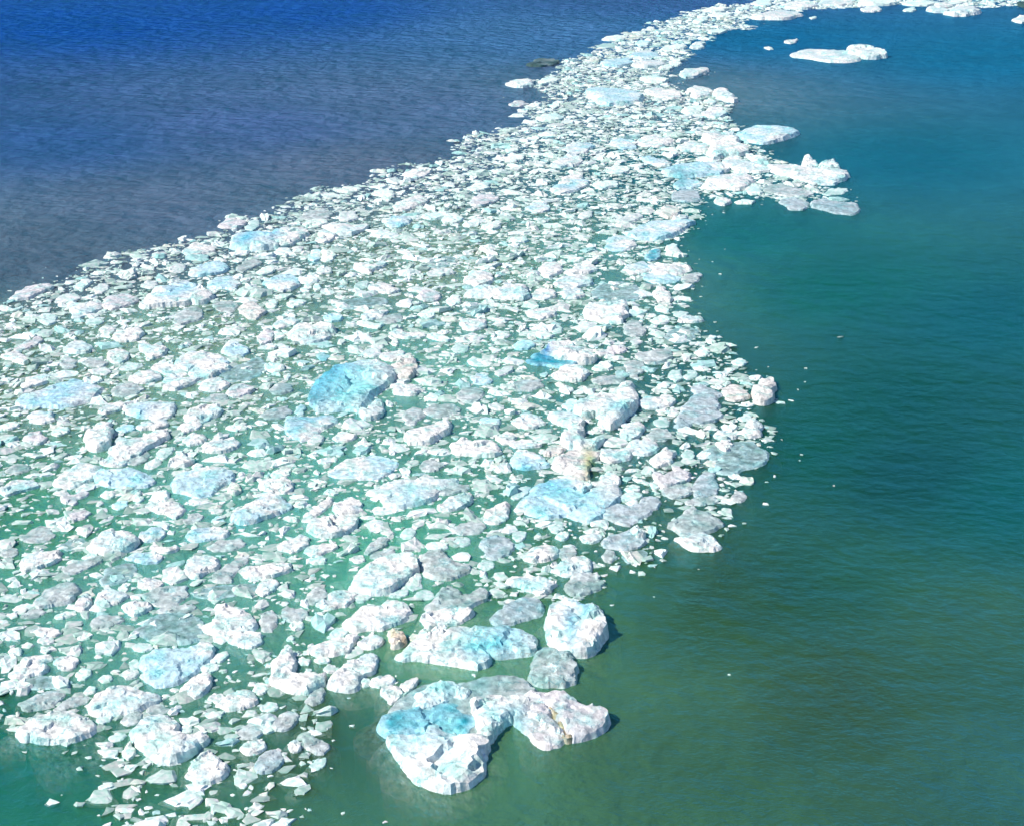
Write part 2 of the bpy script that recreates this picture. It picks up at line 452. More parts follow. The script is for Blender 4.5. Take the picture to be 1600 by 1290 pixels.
w*1.6;18,67 22,65 29,63 27,68 23,72 20,74;white rhombic chunk behind the left end of the largest floe
w;-1,67 4,62 10,61 15,64 12,67 5,69
y;23,38 26,35 30,36 31,38 27,40;
#T6 800 650
b*1.3;0,27 3,21 8,20 14,22 20,26 24,30 18,31 8,32 1,31;blue-white humped slab left of a cream floe
y*1.2;26,29 31,24 36,21 46,20 55,22 54,25 48,27 47,32 45,38 37,38 34,34 29,33;cream-coloured floe with a flat top and yellowish right face
b;2,57 5,53 12,48 16,42 24,39 36,39 46,41 56,42 66,43 67,48 64,53 58,57 54,62 48,65 40,63 34,60 24,62 12,60;large pale-blue floe with a ragged white front, right of centre
+snow_lump w 1.3;40,44 46,40 51,41 50,45 44,48
c;55,60 60,56 66,54 74,56 80,54 82,50 92,50 93,54 87,58 80,63 74,68 66,66;grey-blue wedge of glassy ice pointing at the viewer
w*1.3;55,37 60,34 66,37 67,42 62,44 57,41
w;67,50 72,47 80,47 81,50 74,52 68,52
w;70,45 75,42 80,43 80,46 73,47
w;54,24 60,20 70,19 76,22 73,26 64,28 57,27
w*1.3;87,27 89,24 96,21 103,22 100,26 95,30 90,31
g*1.5;106,23 109,20 114,22 114,25 110,27 107,26
p*1.4;88,35 91,35 95,37 99,35 100,30 104,31 107,34 112,35 110,39 104,41 96,44 92,42;pinkish white horned floe near the right ice edge
w*1.5;86,42 89,40 92,41 92,44 88,45
g*1.2;94,46 97,42 104,42 112,44 113,47 106,50 100,51
c;113,46 116,39 120,35 127,36 129,43 128,48 120,50 115,50
g;108,53 116,50 126,50 129,53 120,55 110,55
g*1.8;137,50 140,46 145,47 147,50 143,53 138,52;small grey lump alone outside the right ice edge
g*1.8;97,68 103,64 108,58 113,55 116,59 124,60 130,64 132,67 126,70 116,73 107,74 103,70;jagged pale grey floe with a rear peak at the lower right edge
w;101,76 106,75 112,73 120,72 127,76 131,81 126,83 116,83 108,80;white smooth slab trailing underwater at the lower right edge
c*1.2;56,78 61,74 70,72 76,69 82,73 83,79 78,82 66,82 58,81;grey frosted floe with a white cap at its right corner
+white_cap w 2.0;74,71 77,69 82,71 83,74 78,75
g*1.4;56,87 59,83 64,84 66,88 62,91 58,90;small grey rounded lump at the lower right water edge
t;69,88 74,84 82,83 85,86 80,90 72,92
w;42,75 47,73 55,73 56,76 50,79 44,78
w*1.4;27,75 30,72 34,72 35,75 31,77
g;23,69 26,65 32,66 33,70 28,73
w*1.2;7,88 12,82 20,80 28,81 29,86 22,89 13,90
g;29,85 33,81 39,81 41,85 36,88 30,88
w*1.3;18,95 26,92 33,90 38,88 44,87 49,89 49,96 44,98 36,99 28,96;white floe with a blunt right end at the lower water edge
g*1.3;34,108 36,103 38,99 46,97 54,99 58,104 54,108 46,110 37,111;grey crystalline floe below the blunt white floe
w*1.4;-4,104 0,99 7,100 10,98 14,101 20,100 24,103 28,104 24,108 18,111 13,109 6,105;row of knobbly white ice joined in one jagged floe
t*1.8;121,21 126,18 136,16 150,15 154,19 160,26 158,29 148,32 140,35 128,35 126,28;clear green plate of ice at the right tip of the field
w*1.8;127,17 131,14 136,15 137,20 134,22 130,20;small blue-white chunk on the edge of the clear green plate
w;126,11 131,8 138,9 140,13 134,14 127,13
g;84,11 88,8 97,8 100,11 95,15 87,15
g;0,75 4,71 9,72 8,76 3,78
w;-2,17 6,14 15,15 19,18 10,19 2,19
g;0,49 5,44 12,44 10,48 5,51 1,52
y;20,24 24,18 33,17 34,20 28,24
#U2 780 0
w*1.2;4,52 9,50 18,49 21,51 21,53 14,54 7,53;lone white floe off the far left side of the ice arm
p;6,65 10,63 15,63 19,65 13,66 8,66;small low floe adrift left of the ice arm
k*1.2;17,40 24,37 34,37 37,39 28,41 20,41;dark green glassy floe at the left side of the ice arm
w;23,74 27,72 36,71 40,74 35,75 26,75
w;31,66 34,64 38,66 35,67
b*1.2;55,55 62,54 72,56 84,57 90,60 87,63 78,64 68,65 61,63 57,60;light-blue floe broad across the ice arm
w*1.2;88,49 92,47 99,47 106,50 103,51 94,51
w;91,57 94,54 104,56 110,57 114,60 108,61 98,60
w*1.3;113,45 116,43 124,43 130,42 129,45 124,47 116,48;white floe floating free right of the ice arm
w*1.3;119,29 122,27 125,26 128,29 126,30 121,30;small domed white floe right of the upper ice arm
w;118,56 122,53 128,55 132,56 131,59 124,61 120,59
w*1.5;134,58 138,55 142,56 147,60 147,63 141,62 136,60;white hooked floe sloping right at the arm's right side
w;128,64 131,61 135,63 134,65 130,65
w*1.5;114,69 119,66 126,66 126,70 120,71
w*1.5;128,72 131,67 136,67 140,68 142,71 136,73;ragged white floe with a dark cleft at its left
b;83,34 88,32 94,31 99,34 101,36 92,36 86,36
w;83,41 89,37 96,37 104,39 102,41 92,42
b;63,39 70,37 80,36 84,39 76,41 66,41
w;101,30 108,28 115,27 117,29 110,31 103,31
b;85,27 89,25 94,26 94,28 88,29
g;60,29 66,27 74,28 76,29 66,30
w;65,24 72,22 80,23 78,25 68,25
w;100,42 104,40 108,41 107,43 101,43
w;107,40 110,38 114,40 112,41 108,41
w;24,51 29,48 36,49 36,51 28,52
w*1.3;121,13 124,10 128,10 130,13 126,14
w;126,6 132,5 140,4 145,5 140,7 130,7
w;148,5 152,3 156,4 157,5 152,6
w;130,9 136,8 146,8 144,10 134,10
w;130,20 136,18 143,19 140,20 133,21
w*1.8;128,86 132,83 140,84 146,83 149,88 153,92 156,94 150,95 143,95 136,97 132,95 134,90;jagged white block with dark cracks on the arm's right edge
w;111,92 116,89 124,89 131,91 130,94 122,94 114,94
w;86,89 90,85 96,84 100,86 106,85 108,89 100,91 92,91
b;70,88 76,87 84,88 86,92 78,93 72,91
w*1.2;32,103 38,99 44,96 50,95 52,99 46,103 38,104;smooth white oval floe where the ice arm widens
b;39,93 46,89 56,89 60,91 54,95 44,95
w;3,94 7,92 12,92 12,94 6,95
w;5,98 9,96 16,97 15,99 8,99
b*1.2;102,106 108,104 120,103 130,101 140,102 144,105 138,108 126,109 114,110 105,109;long bluish-white floe with a dark left end on the arm
b;88,98 94,97 104,100 107,103 98,103 92,101
w;66,107 72,103 80,104 80,107 72,108
w;37,114 42,110 50,109 52,112 46,115 40,116
#U3 1000 0
w*.8;95,35 99,32 104,31 116,31 124,32 134,33 140,33 142,35 136,37 128,38 118,38 108,36;isolated white floe on blue water with a low slab and a wedge peak
+wedge_peak w 1.5;126,33 130,30 136,28 142,29 150,32 154,34 148,35 142,35 134,34
w;90,26 93,25 98,24 98,26 94,27;little white floe left of the isolated wedge-peaked floe
w;78,30 80,29 83,30 81,31;tiny white bit left of the little white floe
w*1.3;70,10 78,8 82,7 88,6 94,6 97,10 92,11 82,11 74,11;white floe with a raised right end near the top edge
w;72,3 76,0 81,0 82,3 78,4
w;88,3 94,1 104,1 112,3 106,5 96,5
w;106,3 116,0 130,0 134,2 124,3
w;136,2 146,0 158,0 160,2 148,3
w;138,5 142,4 146,4 150,5 147,7 140,7;small white floe below the ice strip along the top edge
w;106,11 109,10 110,11 107,12
#U4 1200 0
w*1.3;99,6 104,3 112,2 115,4 113,7 104,7;lumpy white floe touching another at the top right
w*1.3;113,6 118,3 126,4 132,4 132,7 124,9 116,9;flat-topped white floe with a green foot at the top right
w;85,6 89,5 92,5 91,7 86,7
w;153,12 158,10 165,9 166,13 158,14;white floe cut off by the right picture edge near the top
k*1.5;156,2 160,0 166,0 166,4 160,4;dark ice lump in the top right corner
w;84,2 92,0 104,0 110,1 100,3 90,3
w;112,2 117,0 122,0 121,2 115,3
w;138,2 140,1 143,1 142,3 139,3
#U5 300 180
p;16,69 20,66 24,64 30,65 34,67 28,70 20,70;pale floe with small knobs at the outer left ice edge
g;33,70 36,66 41,65 42,69 38,72
w*1.3;24,79 26,74 34,73 44,73 50,75 54,78 54,82 42,83 30,83 25,82;blue-veined white floe along the outer left ice edge
+white_tail w 1.3;49,74 52,71 62,71 70,70 73,73 68,76 62,80 54,82 51,78
w*1.4;77,78 79,73 83,72 90,74 88,77 82,79;bright white wedge right of the blue-veined floe
w;81,69 88,67 98,68 110,68 108,71 100,74 92,74 86,71
w*1.4;80,89 82,84 86,84 90,87 88,90 83,91
b*1.2;72,89 75,84 80,84 80,88 76,91
w;-6,84 0,81 8,81 16,81 14,84 6,86 0,88
w;40,98 44,95 50,93 54,95 50,98 43,100
w;89,47 96,45 104,44 106,46 98,48
w;112,49 118,46 126,47 126,50 118,50
w;126,57 132,53 140,50 145,51 142,56 134,59 128,59
b;119,65 126,63 134,63 136,66 130,69 122,69
w*1.4;132,37 138,34 143,32 147,33 147,37 140,39;blue-white corner floe jutting from the outer left ice edge
w;143,63 150,60 160,60 160,63 150,65
p;92,65 97,60 102,60 104,64 98,66
g;66,64 72,60 82,58 88,61 86,64 76,66
w;69,68 76,65 84,65 82,68 74,70
p;77,98 82,94 87,95 87,98 81,99
g;28,96 32,91 40,90 44,92 38,95 32,98
#U6 700 180
w*1.5;10,111 20,107 33,107 40,105 45,103 49,106 48,110 51,112 47,114 36,113 24,112 14,112;white club-shaped floe with a rounded right end
b*.9;112,75 118,70 126,66 136,66 148,66 155,67 148,70 142,74 132,77 120,77;frosty blue floe with a white front rim at the right water edge
b;98,82 100,77 108,75 116,77 118,81 110,84 102,84
y;133,62 134,57 140,56 144,58 142,62 136,63
w*1.2;21,69 25,67 32,66 33,69 28,71 23,71
p;81,63 86,60 91,60 90,63 84,65
w;-4,65 0,61 6,62 9,65 4,67 -3,67
b;65,47 70,43 80,40 88,41 86,44 78,47 70,49
w*1.4;136,83 140,80 144,84 150,87 144,88 138,87
d;123,88 127,84 133,84 132,89 126,91;small turquoise lump at the right water edge
p;104,66 112,62 120,61 120,64 112,67
w;40,78 44,75 49,76 48,79 42,80
w;12,46 18,42 26,42 26,45 18,47
p;14,54 20,49 28,49 32,52 24,56 17,56
b;48,58 54,55 62,55 64,58 56,61
w;90,43 98,41 106,41 106,44 96,46
#U7 1000 180
b*1.2;60,12 68,8 76,7 86,7 94,8 98,11 92,13 84,16 76,17 66,15;rounded pale-blue floe at the arm's right side over open water
w;51,29 56,26 64,28 72,30 80,32 82,34 74,35 64,34 56,32
b;21,43 28,40 36,41 40,43 34,45 24,46
w*1.1;80,31 92,31 100,32 108,33 116,34 125,34 131,37 128,39 122,42 110,42 104,40 96,38 86,35;castle-like white floe with knobs on the right spur
+knob w 1.6;102,29 103,25 107,26 111,30 108,33 104,33
+knob w 1.5;111,33 112,30 118,29 122,27 123,31 125,33 118,35
c;87,54 92,52 100,52 105,56 102,59 94,59;grey clear floe under the castle-like spur
c;106,55 114,52 124,54 136,55 137,59 132,62 122,61 112,58;grey glassy floe at the tip of the right spur
w*1.4;47,54 50,51 55,51 57,54 52,56;small round-backed white floe in the bay by the right spur
w;59,54 64,52 72,53 70,55 62,55
g;114,49 118,46 124,45 130,46 127,49 118,50
g;78,47 84,43 92,44 100,46 108,48 104,51 90,50
w*1.2;66,46 70,43 77,45 77,48 70,49
w;42,43 46,38 56,37 66,36 70,39 68,43 60,46 50,44;broad white floe at the root of the right spur
c;20,51 24,47 32,46 37,50 38,53 28,54 21,53
y;13,62 14,57 18,56 24,59 23,63 17,64
"""

# ------------------------------------------------------------------ materials
def ice_material(name, bump=1.0, scale=1.0):
    m = bpy.data.materials.new(name)
    m.use_nodes = True
    nt = m.node_tree
    n, l = nt.nodes, nt.links
    out = n['Material Output']
    p = n['Principled BSDF']
    at_ = n.new('ShaderNodeAttribute'); at_.attribute_name = 'tint'
    geo = n.new('ShaderNodeNewGeometry')
    n1 = n.new('ShaderNodeTexNoise'); n1.inputs['Scale'].default_value = 7 * scale; n1.inputs['Detail'].default_value = 4; n1.inputs['Roughness'].default_value = 0.65
    n2 = n.new('ShaderNodeTexNoise'); n2.inputs['Scale'].default_value = 2.3 * scale; n2.inputs['Detail'].default_value = 2
    l.new(geo.outputs['Position'], n1.inputs['Vector'])
    l.new(geo.outputs['Position'], n2.inputs['Vector'])
    # frosty / clear variation of the ice
    mr = n.new('ShaderNodeMapRange'); mr.inputs[1].default_value = 0.36; mr.inputs[2].default_value = 0.62; mr.inputs[3].default_value = 0.66; mr.inputs[4].default_value = 1.06
    l.new(n1.outputs['Fac'], mr.inputs[0])
    mul = n.new('ShaderNodeMix'); mul.data_type = 'RGBA'; mul.blend_type = 'MULTIPLY'; mul.inputs[0].default_value = 1.0
    cmb = n.new('ShaderNodeCombineColor')
    for i in range(3):
        l.new(mr.outputs[0], cmb.inputs[i])
    l.new(at_.outputs['Color'], mul.inputs[6]); l.new(cmb.outputs[0], mul.inputs[7])
    mr2 = n.new('ShaderNodeMapRange'); mr2.inputs[1].default_value = 0.48; mr2.inputs[2].default_value = 0.68; mr2.inputs[3].default_value = 0; mr2.inputs[4].default_value = 0.75
    l.new(n2.outputs['Fac'], mr2.inputs[0])
    mx = n.new('ShaderNodeMix'); mx.data_type = 'RGBA'; mx.blend_type = 'MULTIPLY'
    mx.inputs[7].default_value = (0.52, 0.90, 0.85, 1)
    mm = n.new('ShaderNodeMath'); mm.operation = 'MULTIPLY'
    l.new(mr2.outputs[0], mm.inputs[0]); l.new(at_.outputs['Alpha'], mm.inputs[1])
    l.new(mm.outputs[0], mx.inputs[0]); l.new(mul.outputs[2], mx.inputs[6])
    # hairline fractures and, on some floes, embedded grit
    dv = n.new('ShaderNodeMix'); dv.data_type = 'VECTOR'; dv.inputs[0].default_value = 0.22
    l.new(geo.outputs['Position'], dv.inputs[4]); l.new(n1.outputs['Color'], dv.inputs[5])
    ck = n.new('ShaderNodeTexVoronoi'); ck.feature = 'DISTANCE_TO_EDGE'; ck.inputs['Scale'].default_value = 2.4
    l.new(dv.outputs[1], ck.inputs['Vector'])
    cr = n.new('ShaderNodeMapRange'); cr.inputs[1].default_value = 0.0; cr.inputs[2].default_value = 0.035; cr.inputs[3].default_value = 0.85; cr.inputs[4].default_value = 0.0
    l.new(ck.outputs['Distance'], cr.inputs[0])
    gate = n.new('ShaderNodeMapRange'); gate.inputs[1].default_value = 0.47; gate.inputs[2].default_value = 0.53
    l.new(n2.outputs['Fac'], gate.inputs[0])
    cg = n.new('ShaderNodeMath'); cg.operation = 'MULTIPLY'; l.new(cr.outputs[0], cg.inputs[0]); l.new(gate.outputs[0], cg.inputs[1])
    mc = n.new('ShaderNodeMix'); mc.data_type = 'RGBA'; mc.blend_type = 'MULTIPLY'; mc.inputs[7].default_value = (0.35, 0.62, 0.70, 1)
    l.new(cg.outputs[0], mc.inputs[0]); l.new(mx.outputs[2], mc.inputs[6])
    gr = n.new('ShaderNodeTexNoise'); gr.inputs['Scale'].default_value = 26; gr.inputs['Detail'].default_value = 2
    l.new(geo.outputs['Position'], gr.inputs['Vector'])
    gm = n.new('ShaderNodeMapRange'); gm.inputs[1].default_value = 0.60; gm.inputs[2].default_value = 0.68; gm.inputs[3].default_value = 0; gm.inputs[4].default_value = 0.6
    l.new(gr.outputs['Fac'], gm.inputs[0])
    oi = n.new('ShaderNodeObjectInfo')
    om = n.new('ShaderNodeMapRange'); om.inputs[1].default_value = 0.72; om.inputs[2].default_value = 0.9
    l.new(oi.outputs['Random'], om.inputs[0])
    gg = n.new('ShaderNodeMath'); gg.operation = 'MULTIPLY'; l.new(gm.outputs[0], gg.inputs[0]); l.new(om.outputs[0], gg.inputs[1])
    md = n.new('ShaderNodeMix'); md.data_type = 'RGBA'; md.inputs[7].default_value = (0.33, 0.29, 0.21, 1)
    l.new(gg.outputs[0], md.inputs[0]); l.new(mc.outputs[2], md.inputs[6])
    l.new(md.outputs[2], p.inputs['Base Color'])
    p.inputs['Roughness'].default_value = 0.36
    p.inputs['IOR'].default_value = 1.31
    bp = n.new('ShaderNodeBump'); bp.inputs['Strength'].default_value = 0.7 * bump; bp.inputs['Distance'].default_value = 0.05
    vo = n.new('ShaderNodeTexVoronoi'); vo.inputs['Scale'].default_value = 5.5 * scale; vo.inputs['Randomness'].default_value = 1
    l.new(geo.outputs['Position'], vo.inputs['Vector'])
    ad = n.new('ShaderNodeMath'); ad.operation = 'MULTIPLY_ADD'; ad.inputs[1].default_value = 0.8
    l.new(vo.outputs['Distance'], ad.inputs[0]); l.new(n1.outputs['Fac'], ad.inputs[2])
    l.new(ad.outputs[0], bp.inputs['Height']); l.new(bp.outputs[0], p.inputs['Normal'])
    tr = n.new('ShaderNodeBsdfTransparent'); tr.inputs[0].default_value = (0.86, 0.97, 0.96, 1)
    ms = n.new('ShaderNodeMixShader')
    # glassy ice is clearer in patches: opacity = a + (1-a) * frost for a < 1
    mr3 = n.new('ShaderNodeMapRange'); mr3.inputs[1].default_value = 0.42; mr3.inputs[2].default_value = 0.62; mr3.inputs[3].default_value = 0.0; mr3.inputs[4].default_value = 0.75
    n3 = n.new('ShaderNodeTexNoise'); n3.inputs['Scale'].default_value = 4.1 * scale; n3.inputs['Detail'].default_value = 3
    l.new(geo.outputs['Position'], n3.inputs['Vector']); l.new(n3.outputs['Fac'], mr3.inputs[0])
    inv = n.new('ShaderNodeMath'); inv.operation = 'SUBTRACT'; inv.inputs[0].default_value = 1.0; l.new(at_.outputs['Alpha'], inv.inputs[1])
    op = n.new('ShaderNodeMath'); op.operation = 'MULTIPLY_ADD'; op.use_clamp = True
    l.new(inv.outputs[0], op.inputs[0]); l.new(mr3.outputs[0], op.inputs[1]); l.new(at_.outputs['Alpha'], op.inputs[2])
    l.new(op.outputs[0], ms.inputs[0]); l.new(tr.outputs[0], ms.inputs[1]); l.new(p.outputs[0], ms.inputs[2])
    l.new(ms.outputs[0], out.inputs['Surface'])
    return m

M_ICE = ice_material('glacier_ice')
def brash_material():
    m = bpy.data.materials.new('brash_ice')
    m.use_nodes = True
    n, l = m.node_tree.nodes, m.node_tree.links
    p = n['Principled BSDF']
    at_ = n.new('ShaderNodeAttribute'); at_.attribute_name = 'tint'
    geo = n.new('ShaderNodeNewGeometry')
    n1 = n.new('ShaderNodeTexNoise'); n1.inputs['Scale'].default_value = 9; n1.inputs['Detail'].default_value = 3
    l.new(geo.outputs['Position'], n1.inputs['Vector'])
    mr = n.new('ShaderNodeMapRange'); mr.inputs[1].default_value = 0.35; mr.inputs[2].default_value = 0.62; mr.inputs[3].default_value = 0; mr.inputs[4].default_value = 1
    l.new(n1.outputs['Fac'], mr.inputs[0])
    mx = n.new('ShaderNodeMix'); mx.data_type = 'RGBA'; mx.blend_type = 'MULTIPLY'; mx.inputs[7].default_value = (0.62, 0.86, 0.78, 1)
    l.new(mr.outputs[0], mx.inputs[0]); l.new(at_.outputs['Color'], mx.inputs[6])
    l.new(mx.outputs[2], p.inputs['Base Color'])
    p.inputs['Roughness'].default_value = 0.4
    p.inputs['IOR'].default_value = 1.31
    bp = n.new('ShaderNodeBump'); bp.inputs['Strength'].default_value = 0.5; bp.inputs['Distance'].default_value = 0.03
    l.new(n1.outputs['Fac'], bp.inputs['Height']); l.new(bp.outputs[0], p.inputs['Normal'])
    return m
M_BRASH = brash_material()

def water_material():
    m = bpy.data.materials.new('silty_sea_water')
    m.use_nodes = True
    nt = m.node_tree
    n, l = nt.nodes, nt.links
    n.remove(n['Principled BSDF'])
    out = n['Material Output']
    at_ = n.new('ShaderNodeAttribute'); at_.attribute_name = 'tint'
    geo = n.new('ShaderNodeNewGeometry')
    mp = n.new('ShaderNodeMapping'); mp.inputs['Rotation'].default_value = (0, 0, R(8)); mp.inputs['Scale'].default_value = (1.05, 1.15, 1)
    l.new(geo.outputs['Position'], mp.inputs['Vector'])
    w1 = n.new('ShaderNodeTexNoise'); w1.inputs['Scale'].default_value = 2.4; w1.inputs['Detail'].default_value = 6; w1.inputs['Roughness'].default_value = 0.68
    w2 = n.new('ShaderNodeTexNoise'); w2.inputs['Scale'].default_value = 0.16; w2.inputs['Detail'].default_value = 4
    l.new(mp.outputs[0], w1.inputs['Vector']); l.new(mp.outputs[0], w2.inputs['Vector'])
    bp = n.new('ShaderNodeBump'); bp.inputs['Strength'].default_value = 1.0; bp.inputs['Distance'].default_value = 0.2
    ch = n.new('ShaderNodeAttribute'); ch.attribute_name = 'chop'
    w3 = n.new('ShaderNodeTexNoise'); w3.inputs['Scale'].default_value = 0.75; w3.inputs['Detail'].default_value = 2
    l.new(mp.outputs[0], w3.inputs['Vector'])
    sq = n.new('ShaderNodeMath'); sq.operation = 'MULTIPLY'; sq.inputs[1].default_value = 2.2    # longer wavelets where the wind is up
    l.new(ch.outputs['Fac'], sq.inputs[0])
    sm = n.new('ShaderNodeMath'); sm.operation = 'MULTIPLY_ADD'
    l.new(w3.outputs['Fac'], sm.inputs[0]); l.new(sq.outputs[0], sm.inputs[1]); l.new(w1.outputs['Fac'], sm.inputs[2])
    hm = n.new('ShaderNodeMath'); hm.operation = 'MULTIPLY'
    l.new(sm.outputs[0], hm.inputs[0]); l.new(ch.outputs['Fac'], hm.inputs[1])
    l.new(hm.outputs[0], bp.inputs['Height'])
    # silt colour of the top layer with its painted reflection and shade, drifting streaks
    mr = n.new('ShaderNodeMapRange'); mr.inputs[1].default_value = 0.3; mr.inputs[2].default_value = 0.7; mr.inputs[3].default_value = 0.82; mr.inputs[4].default_value = 1.18
    l.new(w2.outputs['Fac'], mr.inputs[0])
    cmb = n.new('ShaderNodeCombineColor')
    for i in range(3):
        l.new(mr.outputs[0], cmb.inputs[i])
    mul = n.new('ShaderNodeMix'); mul.data_type = 'RGBA'; mul.blend_type = 'MULTIPLY'; mul.inputs[0].default_value = 1.0
    l.new(at_.outputs['Color'], mul.inputs[6]); l.new(cmb.outputs[0], mul.inputs[7])
    df = n.new('ShaderNodeBsdfDiffuse'); l.new(mul.outputs[2], df.inputs[0])
    l.new(bp.outputs[0], df.inputs['Normal'])
    tr = n.new('ShaderNodeBsdfTransparent'); tr.inputs[0].default_value = (0.9, 0.98, 0.97, 1)
    ms = n.new('ShaderNodeMixShader')
    l.new(at_.outputs['Alpha'], ms.inputs[0]); l.new(tr.outputs[0], ms.inputs[1]); l.new(df.outputs[0], ms.inputs[2])
    gl = n.new('ShaderNodeBsdfGlossy'); gl.inputs['Roughness'].default_value = 0.2; gl.inputs['Color'].default_value = (0.12, 0.60, 0.82, 1)
    l.new(bp.outputs[0], gl.inputs['Normal'])
    fr = n.new('ShaderNodeFresnel'); fr.inputs['IOR'].default_value = 1.33; l.new(bp.outputs[0], fr.inputs['Normal'])
    ms2 = n.new('ShaderNodeMixShader')
    l.new(fr.outputs[0], ms2.inputs[0]); l.new(ms.outputs[0], ms2.inputs[1]); l.new(gl.outputs[0], ms2.inputs[2])
    l.new(ms2.outputs[0], out.inputs['Surface'])
    return m

VOL_SCATTER, VOL_S = (0.05, 0.90, 0.82, 1), 2.8
VOL_ABSORB, VOL_A = (0.05, 0.94, 0.92, 1), 1.3
M_WATER = water_material()

def depth_material():
    m = bpy.data.materials.new('water_depth')
    m.use_nodes = True
    nt = m.node_tree
    n, l = nt.nodes, nt.links
    n.remove(n['Principled BSDF'])
    out = n['Material Output']
    sc_ = n.new('ShaderNodeVolumeScatter'); sc_.inputs['Color'].default_value = VOL_SCATTER; sc_.inputs['Density'].default_value = VOL_S; sc_.inputs['Anisotropy'].default_value = 0.0
    ab = n.new('ShaderNodeVolumeAbsorption'); ab.inputs['Color'].default_value = VOL_ABSORB; ab.inputs['Density'].default_value = VOL_A
    ad = n.new('ShaderNodeAddShader')
    l.new(sc_.outputs[0], ad.inputs[0]); l.new(ab.outputs[0], ad.inputs[1])
    l.new(ad.outputs[0], out.inputs['Volume'])
    return m
M_DEPTH = depth_material()

# ------------------------------------------------------------------ the sea: two water masses meeting along the ice band
# place (metres, through the point of the photograph it was read at), silt colour with sky reflection and ship's shade painted in, its opacity
WATER_CHOP = [(100, 50, 2.3), (500, 60, 2.2), (300, 250, 1.6), (900, 30, 1.9), (1400, 60, 1.4), (1400, 300, 1.1), (1500, 500, .9), (1300, 750, .75), (1300, 1000, .6), (1500, 1200, .55), (1000, 1150, .45), (600, 800, .35), (500, 1150, .3), (100, 400, 1.3)]   # place, how wind-ruffled the surface is
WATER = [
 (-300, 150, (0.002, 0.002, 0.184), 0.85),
 (100, 40, (0.002, 0.043, 0.386), 0.85),  # blue of the upper left: sky reflection painted into the colour
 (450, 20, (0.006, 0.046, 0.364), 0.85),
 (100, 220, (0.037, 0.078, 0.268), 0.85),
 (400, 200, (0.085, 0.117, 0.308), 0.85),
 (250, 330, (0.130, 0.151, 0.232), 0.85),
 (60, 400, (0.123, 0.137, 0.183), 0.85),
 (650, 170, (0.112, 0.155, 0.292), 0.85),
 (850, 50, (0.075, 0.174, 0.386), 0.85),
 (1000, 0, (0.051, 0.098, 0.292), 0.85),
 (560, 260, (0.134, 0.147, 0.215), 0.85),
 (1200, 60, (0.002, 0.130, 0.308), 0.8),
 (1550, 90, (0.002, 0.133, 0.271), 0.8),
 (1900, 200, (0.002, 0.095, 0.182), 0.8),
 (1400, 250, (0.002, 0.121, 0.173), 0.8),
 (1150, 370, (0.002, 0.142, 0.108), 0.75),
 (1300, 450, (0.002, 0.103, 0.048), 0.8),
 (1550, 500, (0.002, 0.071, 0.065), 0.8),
 (1400, 620, (0.002, 0.047, 0.002), 0.8),  # dark patches on the right: ship's shade painted into the water colour
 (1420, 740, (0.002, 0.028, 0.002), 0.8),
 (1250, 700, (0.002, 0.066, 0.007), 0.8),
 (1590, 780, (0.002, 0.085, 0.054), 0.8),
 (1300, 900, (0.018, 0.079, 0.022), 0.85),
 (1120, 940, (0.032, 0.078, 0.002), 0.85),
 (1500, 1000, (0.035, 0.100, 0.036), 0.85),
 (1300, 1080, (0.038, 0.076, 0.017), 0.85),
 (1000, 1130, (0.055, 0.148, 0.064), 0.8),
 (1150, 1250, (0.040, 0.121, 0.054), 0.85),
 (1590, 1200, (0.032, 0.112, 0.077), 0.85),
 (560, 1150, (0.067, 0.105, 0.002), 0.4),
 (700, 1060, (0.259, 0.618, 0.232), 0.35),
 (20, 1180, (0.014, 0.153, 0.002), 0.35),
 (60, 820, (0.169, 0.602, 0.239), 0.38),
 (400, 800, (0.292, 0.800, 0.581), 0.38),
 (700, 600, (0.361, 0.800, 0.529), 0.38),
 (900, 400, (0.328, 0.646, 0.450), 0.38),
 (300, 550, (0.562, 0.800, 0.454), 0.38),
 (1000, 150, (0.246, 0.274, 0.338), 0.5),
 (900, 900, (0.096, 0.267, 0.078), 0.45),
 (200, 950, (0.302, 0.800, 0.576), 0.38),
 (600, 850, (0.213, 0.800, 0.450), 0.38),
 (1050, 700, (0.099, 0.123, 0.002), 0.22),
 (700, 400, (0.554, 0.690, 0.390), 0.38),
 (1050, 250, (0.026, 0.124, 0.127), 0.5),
 (20, 600, (0.375, 0.497, 0.231), 0.38),
]
